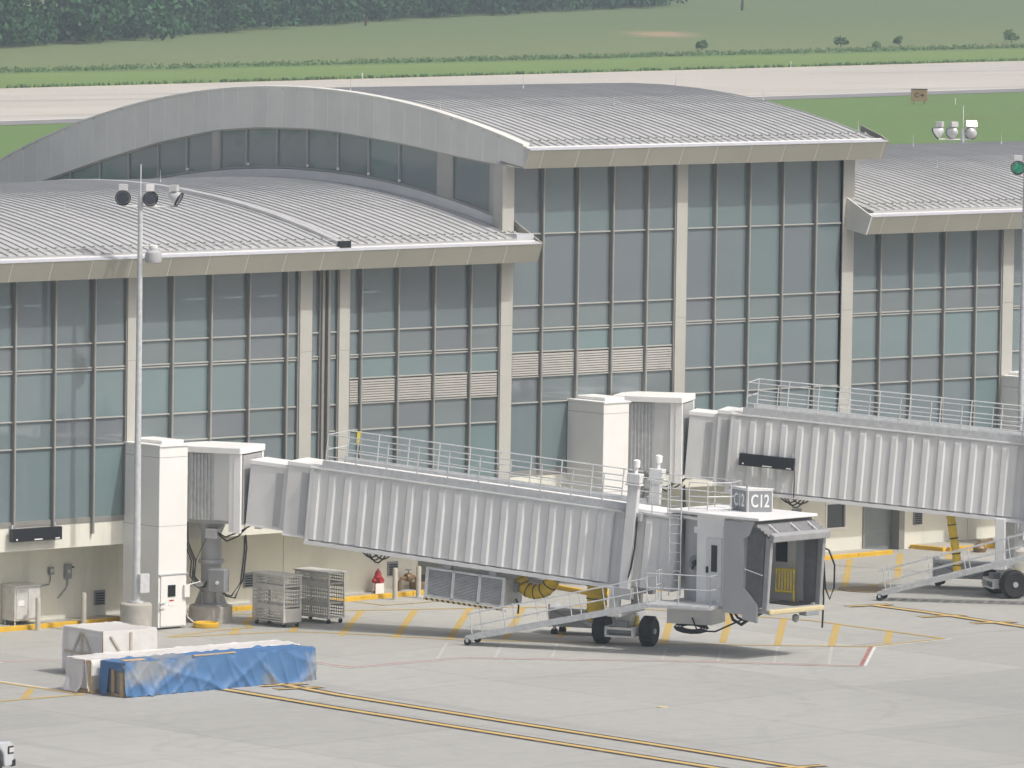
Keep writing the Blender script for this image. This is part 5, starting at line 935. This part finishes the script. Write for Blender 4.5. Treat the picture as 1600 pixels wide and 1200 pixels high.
for (x0, y0), (x1, y1) in zip(EDGE, EDGE[1:]):
    L_ = math.hypot(x1-x0, y1-y0); d = Vector(((x1-x0)/L_, (y1-y0)/L_)); n_ = Vector((-d.y, d.x)); k = 0.0
    while k < L_:
        for row in range(3):
            q = Vector((x0, y0))+d*(k+rnd.uniform(-1.5, 1.5))+n_*(.5+row*5+rnd.uniform(-1.5, 2)); hh = rnd.uniform(11, 18)+row*1.5
            if row < 2:
                for _ in range(6): leaf_cloud(vs, fs, (q.x+rnd.uniform(-2.3, 2.3), q.y+rnd.uniform(-2.3, 2.3), rnd.uniform(.7, 4.6)), rnd.uniform(1.1, 2.2), 46, .40, rnd)
            for _ in range(6 if row < 2 else 4): leaf_cloud(vs, fs, (q.x+rnd.uniform(-1.8, 1.8), q.y+rnd.uniform(-1.8, 1.8), hh*rnd.uniform(.28, .95)), rnd.uniform(1.3, 2.6), 40, .5, rnd, .8)
            if row: tvs.tube([(q.x, q.y, 0), (q.x+rnd.uniform(-.3, .3), q.y, hh*.5), (q.x+rnd.uniform(-.8, .8), q.y, hh*.9)], [.28, .2, .06], 5)
        k += 4.6
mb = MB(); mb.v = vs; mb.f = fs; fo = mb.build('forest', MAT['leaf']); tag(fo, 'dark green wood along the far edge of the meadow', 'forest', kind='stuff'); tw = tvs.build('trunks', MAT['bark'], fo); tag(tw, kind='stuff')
def tufts(name, n, area, m, h0, h1, seed, lab, cat, wd=.16):
    rnd = random.Random(seed); vs = []; fs = []
    for _ in range(n):
        x, y = area(rnd)
        for b in range(3):
            a = rnd.random()*6.28; h = rnd.uniform(h0, h1); lx, ly = math.cos(a), math.sin(a); ox, oy = rnd.uniform(-.3, .3), rnd.uniform(-.3, .3); k = len(vs)
            vs += [(x+ox-ly*wd, y+oy+lx*wd, -.04), (x+ox+ly*wd, y+oy-lx*wd, -.04), (x+ox+lx*h*.35, y+oy+ly*h*.35, h-.04)]; fs.append((k, k+1, k+2))
    mb = MB(); mb.v = vs; mb.f = fs; o = mb.build(name, m); tag(o, lab, cat, kind='stuff')
tufts('tall_grass', 5000, lambda r: rw(r.uniform(330, 640), 355.5+min(10, abs(r.gauss(0, 4.5)))), MAT['blade'], .10, .32, 5, 'band of tall dark grass behind the mown runway verge', 'grass', .10)
tufts('verge_grass', 1500, lambda r: rw(r.uniform(330, 640), 325.5+abs(r.gauss(0, .5))), MAT['blade'], .15, .45, 9, 'ragged grass along the far runway edge', 'grass')
for i, (x, y, r_, lab) in enumerate(((431, 444, .6, 'small dark bush above the band of tall grass, nearest the roof'), (459, 449, .65, 'small dark bush above the tall grass, middle of the right side'), (458, 442, .4, 'low dark bush in the tall grass right of the middle one'), (472, 452, .5, 'pale low bush at the right above the tall grass'), (496, 456, .9, 'wide dark bush at the right edge of the meadow'))):
    t = thing('bush', lab, 'bush', (x, y, -.03), 0, 'bushes in the meadow'); vs = []; fs = []; rr = random.Random(40+i)
    for _ in range(5): leaf_cloud(vs, fs, (rr.uniform(-.8, .8)*r_, rr.uniform(-.8, .8)*r_, .6*r_+rr.uniform(0, .5)), .75*r_, 60, .2, rr)
    mb = MB(); mb.v = vs; mb.f = fs; mb.build('crown', MAT['blade'], t); MB().tube([(0, 0, -.05), (.05, 0, .5*r_)], .06, 5).build('trunk', MAT['bark'], t)
for x, y, h, lab in ((572, 584, 3.2, 'dark bare trunk standing in the meadow at the top edge'), (457, 535, 1.4, 'short dark stump in front of the wood')):
    t = thing('dead_tree', lab, 'tree', (x, y, -.03)); MB().tube([(0, 0, -.1), (.08, .0, h*.5), (-.05, 0, h)], [.22, .17, .1], 7).build('trunk', MAT['bark'], t, smooth=True); mb = MB(); mb.tube([(0, 0, h*.6), (.4, .2, h*.85)], [.07, .03], 5); mb.tube([(0, 0, h*.75), (-.35, -.2, h*1.0)], [.06, .02], 5); mb.build('limb', MAT['bark'], t)

# ------------------------------------------------------------------ summer haze
hz = MB(); hz.box(-1600, 2500, -1600, 2500, -4.0, 48.0); m = bpy.data.materials.new('haze'); m.use_nodes = True; nt = m.node_tree; nt.nodes.clear()
pv_ = nt.nodes.new('ShaderNodeVolumePrincipled'); pv_.inputs['Density'].default_value = .00040; pv_.inputs['Color'].default_value = (.80, .92, 1.0, 1); pv_.inputs['Anisotropy'].default_value = .25
ou = nt.nodes.new('ShaderNodeOutputMaterial'); nt.links.new(pv_.outputs[0], ou.inputs['Volume']); hb = hz.build('haze', m); tag(hb, kind='stuff')
